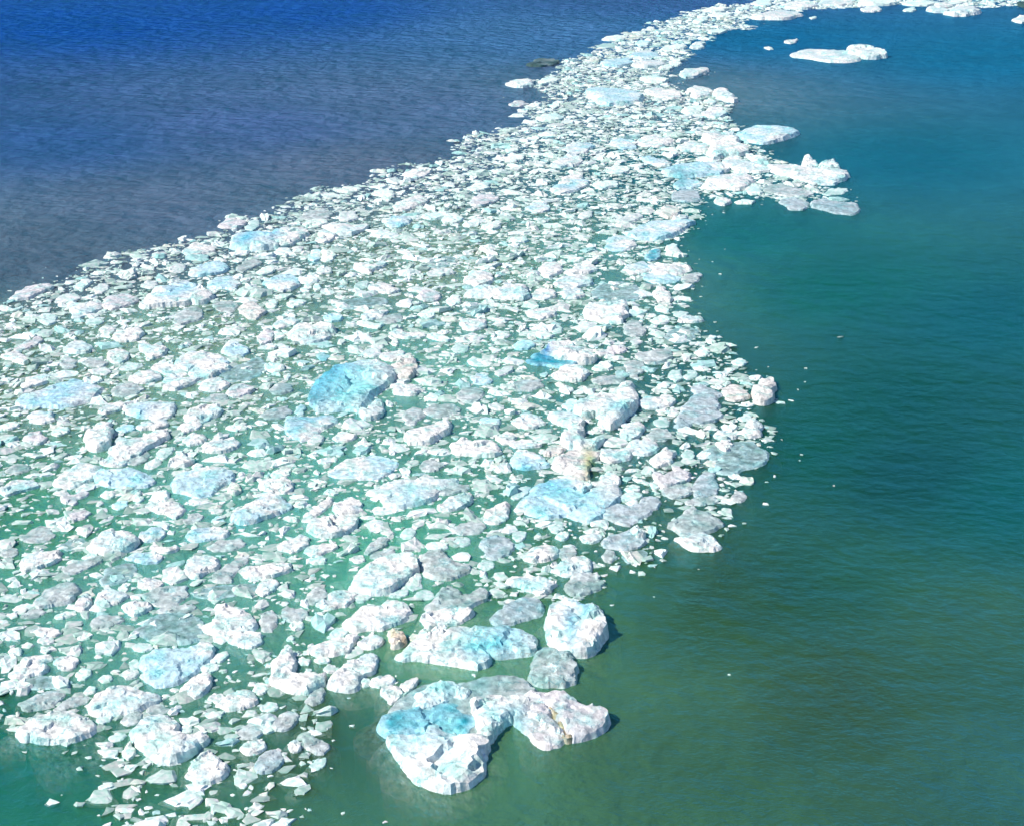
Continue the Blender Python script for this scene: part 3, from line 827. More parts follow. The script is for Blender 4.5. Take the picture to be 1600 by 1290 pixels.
def make_water():
    ys = np.concatenate([[-3000, -800, -200, -60, -20, 0, 8], np.geomspace(14, 420, 190), [520, 700, 1000, 1600, 3000, 6000]])
    xs = np.concatenate([[-5000, -1800, -700, -350, -220], np.linspace(-150, 150, 241), [220, 350, 700, 1800, 5000]])
    X, Y = np.meshgrid(xs, ys)
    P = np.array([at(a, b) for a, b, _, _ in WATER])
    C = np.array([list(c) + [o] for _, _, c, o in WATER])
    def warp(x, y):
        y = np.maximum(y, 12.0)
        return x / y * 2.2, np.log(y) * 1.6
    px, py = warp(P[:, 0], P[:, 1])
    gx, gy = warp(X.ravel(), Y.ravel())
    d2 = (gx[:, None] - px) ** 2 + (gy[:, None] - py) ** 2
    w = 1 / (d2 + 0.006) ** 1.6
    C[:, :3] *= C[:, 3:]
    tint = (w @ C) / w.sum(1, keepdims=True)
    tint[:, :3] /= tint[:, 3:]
    chop = np.array([[c] for *_, c in WATER_CHOP]); pc = np.array([at(a, b) for a, b, _ in WATER_CHOP])
    cx_, cy_ = warp(pc[:, 0], pc[:, 1])
    wc = 1 / ((gx[:, None] - cx_) ** 2 + (gy[:, None] - cy_) ** 2 + .02)
    chop = (wc @ chop)[:, 0] / wc.sum(1)
    nx, ny = len(xs), len(ys)
    verts = np.stack([X.ravel(), Y.ravel(), np.zeros(nx * ny)], 1)
    idx = np.arange(nx * ny).reshape(ny, nx)
    faces = np.stack([idx[:-1, :-1], idx[:-1, 1:], idx[1:, 1:], idx[1:, :-1]], -1).reshape(-1, 4).tolist()
    verts = verts.tolist()
    ob = link_mesh('water', verts, faces, M_WATER)
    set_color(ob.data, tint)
    ob.data.attributes.new('chop', 'FLOAT', 'POINT').data.foreach_set('value', chop.astype(np.float32))
    ob['kind'] = 'structure'
    c8 = [(x, y, z) for z in (-6, -.012) for x, y in ((-6000, -4000), (6000, -4000), (6000, 7000), (-6000, 7000))]
    wb = link_mesh('water_body', c8, [(3, 2, 1, 0), (4, 5, 6, 7), (0, 1, 5, 4), (1, 2, 6, 5), (2, 3, 7, 6), (3, 0, 4, 7)], M_DEPTH)
    wb['kind'] = 'structure'
    m = bpy.data.materials.new('seabed_mud'); m.use_nodes = True
    m.node_tree.nodes['Principled BSDF'].inputs['Base Color'].default_value = (0.03, 0.06, 0.05, 1)
    sb = link_mesh('seabed', [(-6000, -4000, -6.2), (6000, -4000, -6.2), (6000, 7000, -6.2), (-6000, 7000, -6.2)], [(0, 1, 2, 3)], m)
    sb['kind'] = 'structure'
make_water()

# ------------------------------------------------------------------ ice floes
WHITE, BLUE, DEEP, GREY, DIRT = (.92, .91, .85), (.36, .68, .86), (.01, .30, .42), (.55, .62, .60), (.30, .19, .06)
KIND = {  # base colour, second colour, share of the second, opacity, thickness factor
 'w': (WHITE, (.60, .82, .82), .42, 1.0, 1.0), 'p': ((.80, .77, .76), (.66, .68, .68), .5, 1.0, .9),
 'g': ((.72, .80, .78), (.46, .62, .59), .55, .70, .6), 'c': ((.68, .79, .81), (.44, .63, .66), .55, .68, .6),
 'b': ((.58, .82, .87), WHITE, .6, 1.0, .85), 'd': ((.01, .32, .42), (.10, .54, .62), .5, 1.0, .8), 'm': ((.50, .41, .26), (.82, .77, .68), .6, 1.0, 1.0),
 't': ((.38, .60, .60), (.55, .72, .72), .4, .42, .22), 'y': ((.82, .79, .73), (.79, .72, .62), .35, 1.0, 1.0),
 'k': ((.05, .10, .09), (.25, .33, .32), .5, 1.0, .8), 's': ((.6, .75, .74), (.5, .7, .7), .5, 1.0, .1),
}
COLOUR = {'w': 'white', 'p': 'off-white', 'g': 'greyish', 'c': 'frosted grey', 'b': 'pale blue', 'd': 'turquoise', 't': 'low greenish', 'y': 'cream', 'm': 'brown', 'k': 'dark', 's': 'sunken'}
STAINS_AND_SHADE = [  # place in the photograph, half widths, colour, strength: blue glacier ice, dirt and painted bluish shade in single floes
 (498, 598, 26, 22, DEEP, .75), (520, 580, 30, 16, (0.17, 0.60, 0.78), .8), (560, 610, 35, 14, (0.30, 0.78, 0.80), .7),
 (770, 1005, 40, 9, (0.20, 0.64, 0.72), .8), (800, 985, 30, 7, (0.33, 0.73, 0.81), .6), (892, 982, 9, 14, (0.30, 0.64, 0.74), .8), (912, 950, 8, 8, (0.26, 0.60, 0.72), .8),  # first two: bluish shade on the ridged slab's right slope, painted in
 (632, 994, 5, 5, DIRT, .6), (615, 985, 9, 6, (0.75, 0.55, 0.30), .5), (922, 722, 7, 12, (0.62, 0.56, 0.20), .7), (385, 372, 16, 6, (0.20, 0.60, 0.77), .8), (425, 365, 10, 5, (0.20, 0.58, 0.77), .7),
 (1060, 275, 12, 6, (0.08, 0.43, 0.49), .7), (860, 756, 22, 8, (0.26, 0.67, 0.81), .8), (905, 770, 40, 5, (0.30, 0.72, 0.78), .6), (690, 1075, 20, 8, (0.36, 0.78, 0.78), .6),
 (270, 455, 14, 6, (0.33, 0.67, 0.81), .7), (295, 450, 10, 5, (0.33, 0.67, 0.81), .6), (965, 640, 14, 7, (0.30, 0.70, 0.74), .7), (820, 725, 10, 5, (0.33, 0.70, 0.83), .7),
 (1315, 85, 8, 4, (0.23, 0.63, 0.67), .5), (852, 545, 6, 5, (0.01, 0.19, 0.54), .9), (835, 560, 20, 10, DEEP, .5), (100, 610, 30, 10, (0.26, 0.60, 0.78), .5),
 (640, 770, 25, 12, (0.40, 0.75, 0.81), .6), (215, 640, 14, 8, (0.30, 0.66, 0.80), .6), (700, 1150, 10, 30, (0.47, 0.80, 0.83), .5), (660, 1130, 25, 20, (0.36, 0.74, 0.83), .6),
 (808, 1125, 14, 14, (0.20, 0.58, 0.62), .6), (750, 1062, 18, 8, (0.25, 0.55, 0.55), .6),
]
STAIN_SHADE_W = []
for (sx, sy, rx, ry, c, k) in STAINS_AND_SHADE:
    X0, Y0 = at(sx, sy, .15); X1, _ = at(sx + rx, sy, .15); _, Y1 = at(sx, sy - ry, .15)
    STAIN_SHADE_W.append((X0, Y0, abs(X1 - X0) * 1.25, abs(Y1 - Y0) * 1.9, c, min(1, k * 1.2)))

def parse():
    recs, tile = [], (0, 0)
    for ln in FLOES.strip().split('\n'):
        if ln[0] == '#':
            _, a, b = ln.split(); tile = (int(a), int(b)); continue
        f = ln.split(';')
        pts = [tuple(float(v) for v in q.split(',')) for q in f[1].split()]
        pts = [(tile[0] + 2.5 * x, tile[1] + 2.5 * y) for x, y in pts]
        if ln[0] == '+':
            nm, k, h = f[0][1:].split()
            recs[-1]['parts'].append((nm, k, float(h), pts))
        else:
            k, _, h = f[0].partition('*')
            recs.append(dict(kind=k, h=float(h or 1), pts=pts, parts=[], label=(f[2].split('|')[0] if len(f) > 2 else ''), extra=(f[2].partition('|')[2] if len(f) > 2 else '')))
    return recs

def area(p):
    return abs(sum(p[i - 1][0] * p[i][1] - p[i][0] * p[i - 1][1] for i in range(len(p)))) / 2

def inside(px, py, poly):
    r = np.zeros(px.shape, bool)
    for i in range(len(poly)):
        x0, y0 = poly[i - 1]; x1, y1 = poly[i]
        c = ((y0 > py) != (y1 > py))
        with np.errstate(divide='ignore', invalid='ignore'):
            xx = (x1 - x0) * (py - y0) / (y1 - y0 if y1 != y0 else 1e-9) + x0
        r ^= c & (px < xx)
    return r

def edge_dist(px, py, poly):
    d = np.full(px.shape, 1e9)
    for i in range(len(poly)):
        x0, y0 = poly[i - 1]; x1, y1 = poly[i]
        vx, vy = x1 - x0, y1 - y0
        t = np.clip(((px - x0) * vx + (py - y0) * vy) / max(1e-9, vx * vx + vy * vy), 0, 1)
        d = np.minimum(d, np.hypot(px - x0 - t * vx, py - y0 - t * vy))
    return d

def floe_geometry(kind, hmul, pts, rng, detail=1.0, thick=None):
    """outline on the water -> angular ice slab: uneven top, broken rim, flared foot under the waterline"""
    base, second, share, alpha, tk = KIND[kind]
    g0 = [at(x, y) for x, y in pts]
    size = math.sqrt(max(1e-4, area(g0)))
    h = (0.112 * size ** 0.7) * tk * hmul if thick is None else thick
    z_low = 0.0
    if kind == 's':
        h, z_low = 0.05, -0.10
    g = [at(x, y, h * 0.5 + z_low) for x, y in pts]
    if sum(g[i - 1][0] * g[i][1] - g[i][0] * g[i - 1][1] for i in range(len(g))) < 0:
        g = g[::-1]
    # slightly blunted corners, then broken edges
    q = []
    for i in range(len(g)):
        (x0, y0), (x1, y1), (x2, y2) = g[i - 1], g[i], g[(i + 1) % len(g)]
        ca, cb = rng.uniform(.02, .17), rng.uniform(.02, .17)
        q += [(x1 + ca * (x0 - x1), y1 + ca * (y0 - y1)), (x1 + cb * (x2 - x1), y1 + cb * (y2 - y1))]
    e = max(0.04, size / (11 * detail))
    ring = []
    def split(p0, p1, amp):
        L = math.hypot(p1[0] - p0[0], p1[1] - p0[1])
        if L < e * 1.3:
            ring.append(p0); return
        t = rng.uniform(.35, .65); o = max(-.2, min(.2, rng.gauss(0, amp))) * L
        mid = (p0[0] + (p1[0] - p0[0]) * t + (p1[1] - p0[1]) / L * o, p0[1] + (p1[1] - p0[1]) * t - (p1[0] - p0[0]) / L * o)
        split(p0, mid, amp); split(mid, p1, amp)
    for i in range(len(q)):
        split(q[i], q[(i + 1) % len(q)], .12)
    xs, ys = [p[0] for p in ring], [p[1] for p in ring]
    gx, gy = np.meshgrid(np.arange(min(xs), max(xs) + e, e), np.arange(min(ys), max(ys) + e, e))
    rs = np.random.RandomState(rng.randrange(1 << 30))
    gx = (gx + rs.uniform(-.35, .35, gx.shape) * e).ravel(); gy = (gy + rs.uniform(-.35, .35, gy.shape) * e).ravel()
    ok = inside(gx, gy, ring)
    gx, gy = gx[ok], gy[ok]
    ok = edge_dist(gx, gy, ring) > .45 * e
    gx, gy = gx[ok], gy[ok]
    n = len(ring)
    pin = [Vector(p) for p in ring] + [Vector((a, b)) for a, b in zip(gx, gy)]
    res = delaunay_2d_cdt(pin, [(i, (i + 1) % n) for i in range(n)], [], 1, 1e-6)
    v2, tris = res[0], [list(f) for f in res[2]]
    vx = np.array([v.x for v in v2]); vy = np.array([v.y for v in v2])
    d = edge_dist(vx, vy, ring)
    cx, cy_ = vx.mean(), vy.mean()
    wid = .06 * size
    ph = rng.uniform(0, 100)
    # broken faces: the top is the lowest of a few tilted planes, the rim a ragged step
    L = max(max(xs) - min(xs), max(ys) - min(ys)) / 2
    planes = []
    for k in range(rng.choice((3, 4, 4, 5, 6))):
        a_ = rng.uniform(0, 6.283); st = rng.uniform(.15, .85)
        planes.append((math.cos(a_) * st / L, math.sin(a_) * st / L, rng.uniform(.8, 1.25), rng.uniform(-.35, .35) * L, rng.uniform(-.35, .35) * L))
    seeds = [(rng.uniform(min(xs), max(xs)), rng.uniform(min(ys), max(ys)), rng.uniform(.62, 1.2), rng.gauss(0, .6) / L, rng.gauss(0, .6) / L) for _ in range(rng.randint(4, 7) + int(3 * detail))]
    Z = []
    for x, y, dd in zip(vx, vy, d):
        s = 1.5 / size
        top = min(c0 + ax * (x - cx - ox_) + ay * (y - cy_ - oy_) for ax, ay, c0, ox_, oy_ in planes)
        bl = min(seeds, key=lambda q_: (x - q_[0]) ** 2 + (y - q_[1]) ** 2)
        top = .45 * top + .55 * (bl[2] + bl[3] * (x - bl[0]) + bl[4] * (y - bl[1]))
        nz = noise.noise((x * s + ph, y * s, ph)) * .20 + noise.noise((x * s * 2.6, y * s * 2.6 + ph, 3.3)) * .14 + noise.noise((x * s * 7, y * s * 7, ph)) * .13
        rim = .80 + .36 * noise.noise((x * s * 1.7 + ph, y * s * 1.7, 21.0))
        k = smooth(0, 1, dd / wid)
        z = h * ((rim + (1 - rim) * k) * top + nz * (.45 + .55 * k))
        Z.append(z_low + max(z, (.14 + .1 * rng.random()) * h if dd > 1e-4 else .05 * h))
    Z = np.array(Z)
    # boundary loop of the triangulation
    cnt = {}
    for f in tris:
        for i in range(3):
            cnt[(f[i], f[(i + 1) % 3])] = 1
    nxt = {a: b for (a, b) in cnt if (b, a) not in cnt}
    loops, seen = [], set()
    for a in list(nxt):
        if a in seen:
            continue
        lp = [a]; seen.add(a)
        while nxt[lp[-1]] in nxt and nxt[lp[-1]] not in seen:
            lp.append(nxt[lp[-1]]); seen.add(lp[-1])
        loops.append(lp)
    lp = max(loops, key=len)
    verts = [(x, y, z) for x, y, z in zip(vx, vy, Z)]
    faces = tris
    m = len(lp)
    sx_ = np.array([np.mean([vx[lp[(i + k) % m]] for k in (-3, -2, -1, 0, 1, 2, 3)]) for i in range(m)])
    sy_ = np.array([np.mean([vy[lp[(i + k) % m]] for k in (-3, -2, -1, 0, 1, 2, 3)]) for i in range(m)])
    prev = lp
    foot = .10 * size + .05
    for (dz, off) in ((-.015 - .08 * h, .45 * foot), (-.05 - .15 * h, 1.1 * foot), (-.17 - .25 * h, 2.1 * foot), (-1.2 * h - .95, 2.3 * foot)):
        start = len(verts)
        for i, a in enumerate(lp):
            x0, y0 = sx_[i - 1], sy_[i - 1]; x2, y2 = sx_[(i + 1) % m], sy_[(i + 1) % m]
            nx, ny = (y2 - y0), -(x2 - x0)
            L = math.hypot(nx, ny) or 1
            k = off * (1 + .8 * noise.noise((vx[a] * 2 / size, vy[a] * 2 / size, ph + dz)))
            fa_ = .5 if dz > -.05 - .1 * h else .1
            verts.append((sx_[i] * (1 - fa_) + vx[a] * fa_ + nx / L * k, sy_[i] * (1 - fa_) + vy[a] * fa_ + ny / L * k, z_low + dz * (1 + .3 * noise.noise((vx[a], vy[a], 9)))))
        cur = list(range(start, start + m))
        for i in range(m):
            j = (i + 1) % m
            faces.append([prev[i], cur[i], cur[j], prev[j]])
        prev = cur
    verts.append((cx, cy_, z_low - 1.2 * h - .5))
    for i in range(m):
        faces.append([prev[i], len(verts) - 1, prev[(i + 1) % m]])
    # colour of the ice itself
    V = np.array(verts)
    T = np.empty((len(V), 4))
    for i, (x, y, z) in enumerate(verts):
        s = 1.1 / size
        k = smooth(-.1, .45, noise.noise((x * s + ph, y * s, ph + 5)) + .4 * noise.noise((x * s * 4, y * s * 4, z * 3 + ph))) * share * 1.6
        k = min(1, k)
        T[i, :3] = [base[c] * (1 - k) + second[c] * k for c in range(3)]
        if kind == 'd':
            ke = .8 * (1 - smooth(0, .16, d[i] / size if i < len(vx) else .05) * (.75 + .5 * noise.noise((x * 3, y * 3, 4.0))))
            T[i, :3] = [T[i, c] * (1 - ke) + (.50, .76, .82)[c] * ke for c in range(3)]
        T[i, 3] = alpha if kind != 't' else min(1, alpha + .5 * smooth(.12, 0, i < len(vx) and d[i] / size or 0))
    for (X0, Y0, RX, RY, c, k) in STAIN_SHADE_W:
        if abs(X0 - cx) > 4 or abs(Y0 - cy_) > 8:
            continue
        q2 = ((V[:, 0] - X0) / RX) ** 2 + ((V[:, 1] - Y0) / RY) ** 2
        f = k * np.exp(-q2 * .8)
        for ch in range(3):
            T[:, ch] = T[:, ch] * (1 - f) + c[ch] * f
    return verts, faces, T, (cx, cy_), size, h

def floe_object(name, geo, origin, parent=None):
    verts, faces, T = geo[0], geo[1], geo[2]
    ox, oy = origin
    ob = link_mesh(name, [(x - ox, y - oy, z) for x, y, z in verts], faces, M_ICE, parent)
    set_color(ob.data, T)
    me = ob.data
    me.set_sharp_from_angle(angle=R(13))
    return ob

recs = parse()
for i, r in enumerate(recs):
    r['i'] = i
    r['area'] = area(r['pts'])
    r['c'] = (sum(p[0] for p in r['pts']) / len(r['pts']), sum(p[1] for p in r['pts']) / len(r['pts']))
    allp = r['pts'] + [p for q in r['parts'] for p in q[3]]
    r['box'] = (min(p[0] for p in allp), min(p[1] for p in allp), max(p[0] for p in allp), max(p[1] for p in allp))
land = [r for r in recs if r['label']]
rest = sorted([r for r in recs if not r['label']], key=lambda r: -r['area'])
N_SINGLE = 300 - len(land)
single, small = rest[:N_SINGLE], rest[N_SINGLE:]

# names for the places: each unnamed floe is told by its look and by the named floe it lies next to
CUT = (' with ', ' near ', ' at ', ' on ', ' beside ', ' behind ', ' pointing ', ' in ', ' along ', ' between ', ' right of ', ' left of ', ' above ', ' below ', ' lying ', ' where ', ' standing ', ' jutting ', ' set ', ' just ', ' floating ', ' resting ', ' rising ', ' sloping ', ' strewn ', ' slanting ', ' narrowing ', ' tapering ', ' tilting ', ' shading ', ' fading ', ' touching ', ' facing ', ' awash ', ' trailing ', ' alone ', ' adrift ', ' off ', ' under ', ' joined ', ' broad ', ' cut ', ',')
def shorts(t):
    cuts = sorted({t.find(c) for c in CUT if t.find(c) > 0})
    return [t[:c] for c in cuts if len(t[:c].split()) >= 3] + [t]
pool = [shorts(r['label']) for r in land]
for r, opts in zip(land, pool):
    r['short'] = r['label']
    for o in opts:
        if sum(x['label'].startswith(o) or o in x['label'] for x in land) == 1:
            r['short'] = o
            break
def shape_word(r):
    p = r['pts']
    w, hh = r['box'][2] - r['box'][0], r['box'][3] - r['box'][1]
    if w / max(hh, 1) > 3.0: return 'long'
    if w / max(hh, 1) < 1.35: return 'stubby'
    return ''
def size_word(r):
    s = r['area'] / (r['c'][1] + 250) ** 2 * 1e6
    return 'small' if s < 420 else ('broad' if s > 1300 else 'mid-sized')
def look(r):
    return ' '.join(x for x in (size_word(r), shape_word(r), COLOUR[r['kind']], 'floe') if x)
def side(r, o):
    dx = (r['c'][0] - o['c'][0]); dy = (r['c'][1] - o['c'][1]) * 1.7
    a = math.degrees(math.atan2(dy, dx))
    if -30 <= a <= 30: return 'right of'
    if a > 150 or a < -150: return 'left of'
    return 'in front of' if a > 0 else 'behind'
keys = {}
for r in single:
    cand = sorted([o for o in land if len(o['short'].split()) <= 8], key=lambda o: math.hypot(r['c'][0] - o['c'][0], 1.7 * (r['c'][1] - o['c'][1])))
    for o in cand[:4]:
        t = '%s %s the %s' % (look(r), side(r, o), o['short'])
        if t not in keys and len(t.split()) <= 16:
            break
    else:
        o = cand[0]
        base_t = '%s %s the %s' % (look(r), side(r, o), o['short'])
        t = base_t
        for word in ('farther', 'farthest', 'fourth', 'fifth', 'sixth'):
            if t in keys:
                t = '%s %s' % (word, base_t)
    keys[t] = r
    r['label_auto'] = t

rng = random.Random(7)
GROUP = 'ice floes drifting in the band of brash ice'
for r in land + single:
    rr = random.Random(1000 + r['i'])
    detail = 1.0 if r['area'] < 900 else (1.5 if r['area'] < 2500 else 2.2)
    geo = floe_geometry(r['kind'], r['h'], r['pts'], rr, detail)
    o = geo[3]
    r['size'] = geo[4]
    if r['parts']:
        root = bpy.data.objects.new('ice_floe', None)
        col.objects.link(root)
        root.location = (o[0], o[1], 0)
        root.empty_display_size = .2
        floe_object('ice_slab', geo, o, root)
        for nm, k, hm, pts in r['parts']:
            floe_object(nm, floe_geometry(k, hm, pts, rr, 1.6, thick=geo[5] / r['h'] / KIND[r['kind']][4] * hm * KIND[k][4]), o, root)
    else:
        root = floe_object('ice_floe', geo, o)
        root.location = (o[0], o[1], 0)
    root['label'] = r['label'] or r['label_auto']
    root['category'] = 'ice floe'
    root['group'] = GROUP

# ------------------------------------------------------------------ brash: everything smaller that fills the band
BAND = [(-260, 560), (-120, 500), (0, 478), (50, 452), (110, 432), (190, 392), (300, 380), (352, 368), (345, 346), (430, 330), (520, 296), (600, 276), (640, 264), (710, 236),
 (770, 207), (835, 192), (832, 170), (845, 135), (850, 120), (900, 92), (960, 62), (1030, 34), (1100, 14), (1180, 1), (1260, -14), (1420, -22), (1640, -14), (1640, 6), (1560, 12), (1420, 8), (1290, 12), (1190, 24), (1165, 44),
 (1110, 55), (1072, 72), (1062, 100), (1040, 112), (1060, 135), (1120, 150), (1118, 170), (1150, 192), (1165, 220), (1190, 246), (1260, 262), (1310, 285), (1320, 310), (1240, 316), (1120, 312),
 (1092, 334), (1080, 352), (1060, 378), (1078, 400), (1072, 436), (1046, 452), (1050, 478), (1075, 500), (1120, 525), (1160, 565), (1205, 600), (1190, 640), (1196, 690), (1150, 715),
 (1150, 765), (1135, 800), (1100, 835), (1050, 820), (1010, 862), (960, 880), (930, 900), (925, 945), (840, 950), (760, 945), (700, 950), (640, 975), (640, 1010), (600, 1000), (580, 1060), (530, 1068),
 (470, 1080), (500, 1110), (500, 1180), (480, 1240), (440, 1330), (400, 1420), (130, 1420), (150, 1290), (165, 1215), (130, 1185), (95, 1165), (60, 1140), (-20, 1130), (-150, 1140), (-330, 900)]
HOLES = [  # leads of open water inside the band (place, half widths)
 (38, 830, 42, 26), (150, 778, 22, 18), (600, 1030, 40, 26), (528, 905, 26, 26), (500, 990, 45, 14), (735, 865, 22, 12), (1010, 603, 40, 9), (1050, 800, 40, 16), (385, 925, 40, 12), (545, 625, 0, 0),
 (600, 500, 26, 10), (480, 475, 50, 8), (365, 545, 26, 10), (640, 628, 22, 10), (840, 575, 20, 10), (960, 665, 18, 9), (300, 770, 30, 8), (560, 860, 14, 10), (860, 880, 14, 16), (960, 430, 22, 8), (830, 412, 12, 5),
 (935, 372, 14, 6), (690, 680, 20, 6), (590, 470, 30, 8), (660, 1000, 30, 10), (730, 925, 26, 10), (420, 1000, 20, 14), (320, 930, 12, 14), (140, 865, 20, 12), (870, 620, 18, 6), (1040, 690, 14, 8), (880, 155, 22, 5), (930, 182, 14, 4), (800, 190, 18, 8), (200, 1060, 14, 8), (60, 1010, 12, 8)]
def make_brash():
    rs = np.random.RandomState(11)
    wb = [at(*p) for p in BAND]
    x0, x1 = min(p[0] for p in wb), max(p[0] for p in wb)
    y0, y1 = min(p[1] for p in wb), max(p[1] for p in wb)
    cell = .06
    nx, ny = int((x1 - x0) / cell) + 2, int((y1 - y0) / cell) + 2
    occ = np.zeros((ny, nx), bool)              # taken by traced floes and chunks
    for r in recs:
        for pts in [r['pts']] + [q[3] for q in r['parts']]:
            g = [at(x, y, .08) for x, y in pts]
            a0, a1 = int((min(p[0] for p in g) - x0) / cell) - 1, int((max(p[0] for p in g) - x0) / cell) + 2
            b0, b1 = int((min(p[1] for p in g) - y0) / cell) - 1, int((max(p[1] for p in g) - y0) / cell) + 2
            a0, b0, a1, b1 = max(a0, 0), max(b0, 0), min(a1, nx), min(b1, ny)
            if a1 <= a0 or b1 <= b0: continue
            GX, GY = np.meshgrid(x0 + np.arange(a0, a1) * cell, y0 + np.arange(b0, b1) * cell)
            if r['kind'] in 'st': continue
            occ[b0:b1, a0:a1] |= inside(GX, GY, g)
    # candidates over the band, in photo-independent density (metres)
    A = abs(area(wb))
    holes = [(*at(a, b), abs(at(a + c, b)[0] - at(a, b)[0]) + .01, abs(at(a, b - d)[1] - at(a, b)[1]) + .01) for a, b, c, d in HOLES if c]
    out = []
    def warp_in(X, Y, amp=.5):
        wx = (np.sin(X * 1.9 + 1.3 * np.sin(Y * .8)) * .35 + np.sin(X * .7 + Y * .5) * .6 + np.sin(Y * 2.7 + X) * .2) * amp * np.clip(Y / 45, .5, 1.6)
        wy = (np.sin(Y * 1.1 + 1.7 * np.sin(X * .9)) * .45 + np.sin(Y * .35 - X * .6) * .8) * amp * np.clip(Y / 45, .5, 2.2)
        return inside(X + wx + rs.normal(0, .16, X.shape), Y + wy + rs.normal(0, .22, Y.shape), wb)
    def throw(n, rmin, rmax, power, pack, ymax=1e9, hole_rate=.12, band=wb, zr=(0, 0)):
        u = rs.uniform(size=n)
        rad = np.sort((rmin ** -power + u * (rmax ** -power - rmin ** -power)) ** (-1 / power))[::-1]
        X = rs.uniform(x0, x1, n); Y = y0 + (min(y1, ymax) - y0) * rs.uniform(size=n)
        ok = warp_in(X, Y)
        X, Y, rad = X[ok], Y[ok], rad[ok]
        rad = np.minimum(rad, .14 + .0066 * Y)      # the biggest pieces near the viewer are all single floes
        for hx, hy, hw, hh in holes:
            q = ((X - hx) / hw) ** 2 + ((Y - hy) / hh) ** 2
            keep = (q > 1 + .3 * rs.uniform(-1, 1, len(X))) | (rs.uniform(size=len(X)) < hole_rate)
            X, Y, rad = X[keep], Y[keep], rad[keep]
        for x, y, r_ in zip(X, Y, rad):
            i, j = int((x - x0) / cell), int((y - y0) / cell)
            k = max(0, int(r_ * pack / cell))
            s = occ[max(0, j - k):j + k + 1, max(0, i - k):i + k + 1]
            if s.size == 0 or s.any():
                continue
            kk = max(0, int(r_ * pack * .72 / cell))
            occ[max(0, j - kk):j + kk + 1, max(0, i - kk):i + kk + 1] = True
            out.append((x, y, r_))
    dens = A
    throw(int(dens * 11), .24, .58, 1.5, .64)
    throw(int(dens * 30), .10, .28, 1.3, .52)
    n_big = len(out)
    throw(int(dens * 26), .045, .11, 1.0, .36, ymax=110)
    # stray bits that drifted out of the band
    for _ in range(380):
        k = rs.randint(len(wb)); t = rs.uniform()
        bx = wb[k - 1][0] * (1 - t) + wb[k][0] * t; by = wb[k - 1][1] * (1 - t) + wb[k][1] * t
        sp = .25 + rs.exponential(.5)
        out.append((bx + rs.normal(0, sp), by + rs.normal(0, sp * 1.6), .03 + .09 * rs.uniform() ** 2))
    for px_, py_ in ((1092, 888), (1022, 931), (1139, 1053), (1222, 236), (1216, 245), (1120, 246), (1160, 132)):
        out.append((*at(px_, py_), .03))
    n_all = len(out)
    # sunken slush seen through the water, and crumbs on top
    X = rs.uniform(x0, x1, int(dens * 7)); Y = rs.uniform(y0, min(y1, 120), len(X))
    ok = warp_in(X, Y); X, Y = X[ok], Y[ok]
    sunk = list(zip(X, Y, rs.uniform(.12, .45, len(X))))
    print('brash', A, n_big, n_all, len(sunk))
    temps = []
    for sides_n, sub in (((5, 6), 0), ((8, 9, 10), 1)):
        lst = []
        for t in range(24):
            ns = rs.choice(sides_n)
            ang = np.sort(np.arange(ns) + rs.uniform(-.38, .38, ns)) * 6.2832 / ns
            rad = rs.uniform(.5, 1.25, ns)
            el = rs.uniform(.4, .95)
            ox, oy = np.cos(ang) * rad, np.sin(ang) * rad * el
            rings = [(1.0, -1.6, 0), (1.1, -.35, 0), (rs.uniform(.88, 1.0), rs.uniform(.15, .5), .25)]
            if sub: rings.append((rs.uniform(.45, .75), rs.uniform(.6, .95), .38))
            sx_, sy_ = rs.uniform(-.45, .45, 2)
            V, Fc = [], []
            for (f, z, jz) in rings:
                cx_, cy2 = (rs.uniform(-.12, .12, 2) if z > 0 else (0, 0))
                for i in range(ns):
                    x, y = ox[i] * f * (1 + rs.uniform(-.08, .08)) + cx_, oy[i] * f * (1 + rs.uniform(-.08, .08)) + cy2
                    V.append((x, y, z + jz * rs.uniform(-1, 1) + (sx_ * x + sy_ * y if z > 0 else 0)))
            for r_ in range(len(rings) - 1):
                for i in range(ns):
                    j = (i + 1) % ns
                    p, q = r_ * ns, (r_ + 1) * ns
                    Fc += [(p + i, p + j, q + j), (p + i, q + j, q + i)]
            c_ = len(V); p = (len(rings) - 1) * ns
            V.append((V[p][0] * .2, V[p][1] * .2, rs.uniform(.75, 1.15)))
            Fc += [(p + i, p + (i + 1) % ns, c_) for i in range(ns)]
            lst.append((np.array(V), np.array(Fc)))
        temps.append(lst)
    def build(items, name_list_z, tone_fn, sub_fn):
        VV, FF, TT, base = [], [], [], 0
        for idx, (x, y, r_) in enumerate(items):
            v, fa = temps[sub_fn(r_)][rs.randint(24)]
            a = rs.uniform(0, 6.283); c, s = math.cos(a), math.sin(a)
            hz, zc = name_list_z(r_)
            tx, ty = rs.normal(0, .10, 2)
            w = v * [r_ * 1.12, r_ * 1.12, hz]
            w = np.stack([w[:, 0] * c - w[:, 1] * s + x, w[:, 0] * s + w[:, 1] * c + y, w[:, 2] + zc + tx * (w[:, 0]) + ty * (w[:, 1])], 1)
            VV.append(w); FF.append(fa + base); base += len(w)
            TT.append(np.tile(tone_fn(r_), (len(w), 1)))
        return np.vstack(VV), np.vstack(FF), np.vstack(TT)
    def tone(r_):
        u = rs.uniform()
        j = rs.uniform(-.05, .05)
        if u < .36: return [.89 + j, .88 + j, .87 + j, 1]
        if u < .54: return [.80 + j, .77 + j, .75 + j, 1]
        if u < .86: return [.60 + j * 2, .67 + j * 2, .63 + j * 2, 1]
        if u < .95: return [.46, .66, .66, 1]
        return [.76, .72, .66, 1]
    def zf(r_):
        h = r_ * rs.uniform(.10, .36)
        return h, h * rs.uniform(-.3, .1)
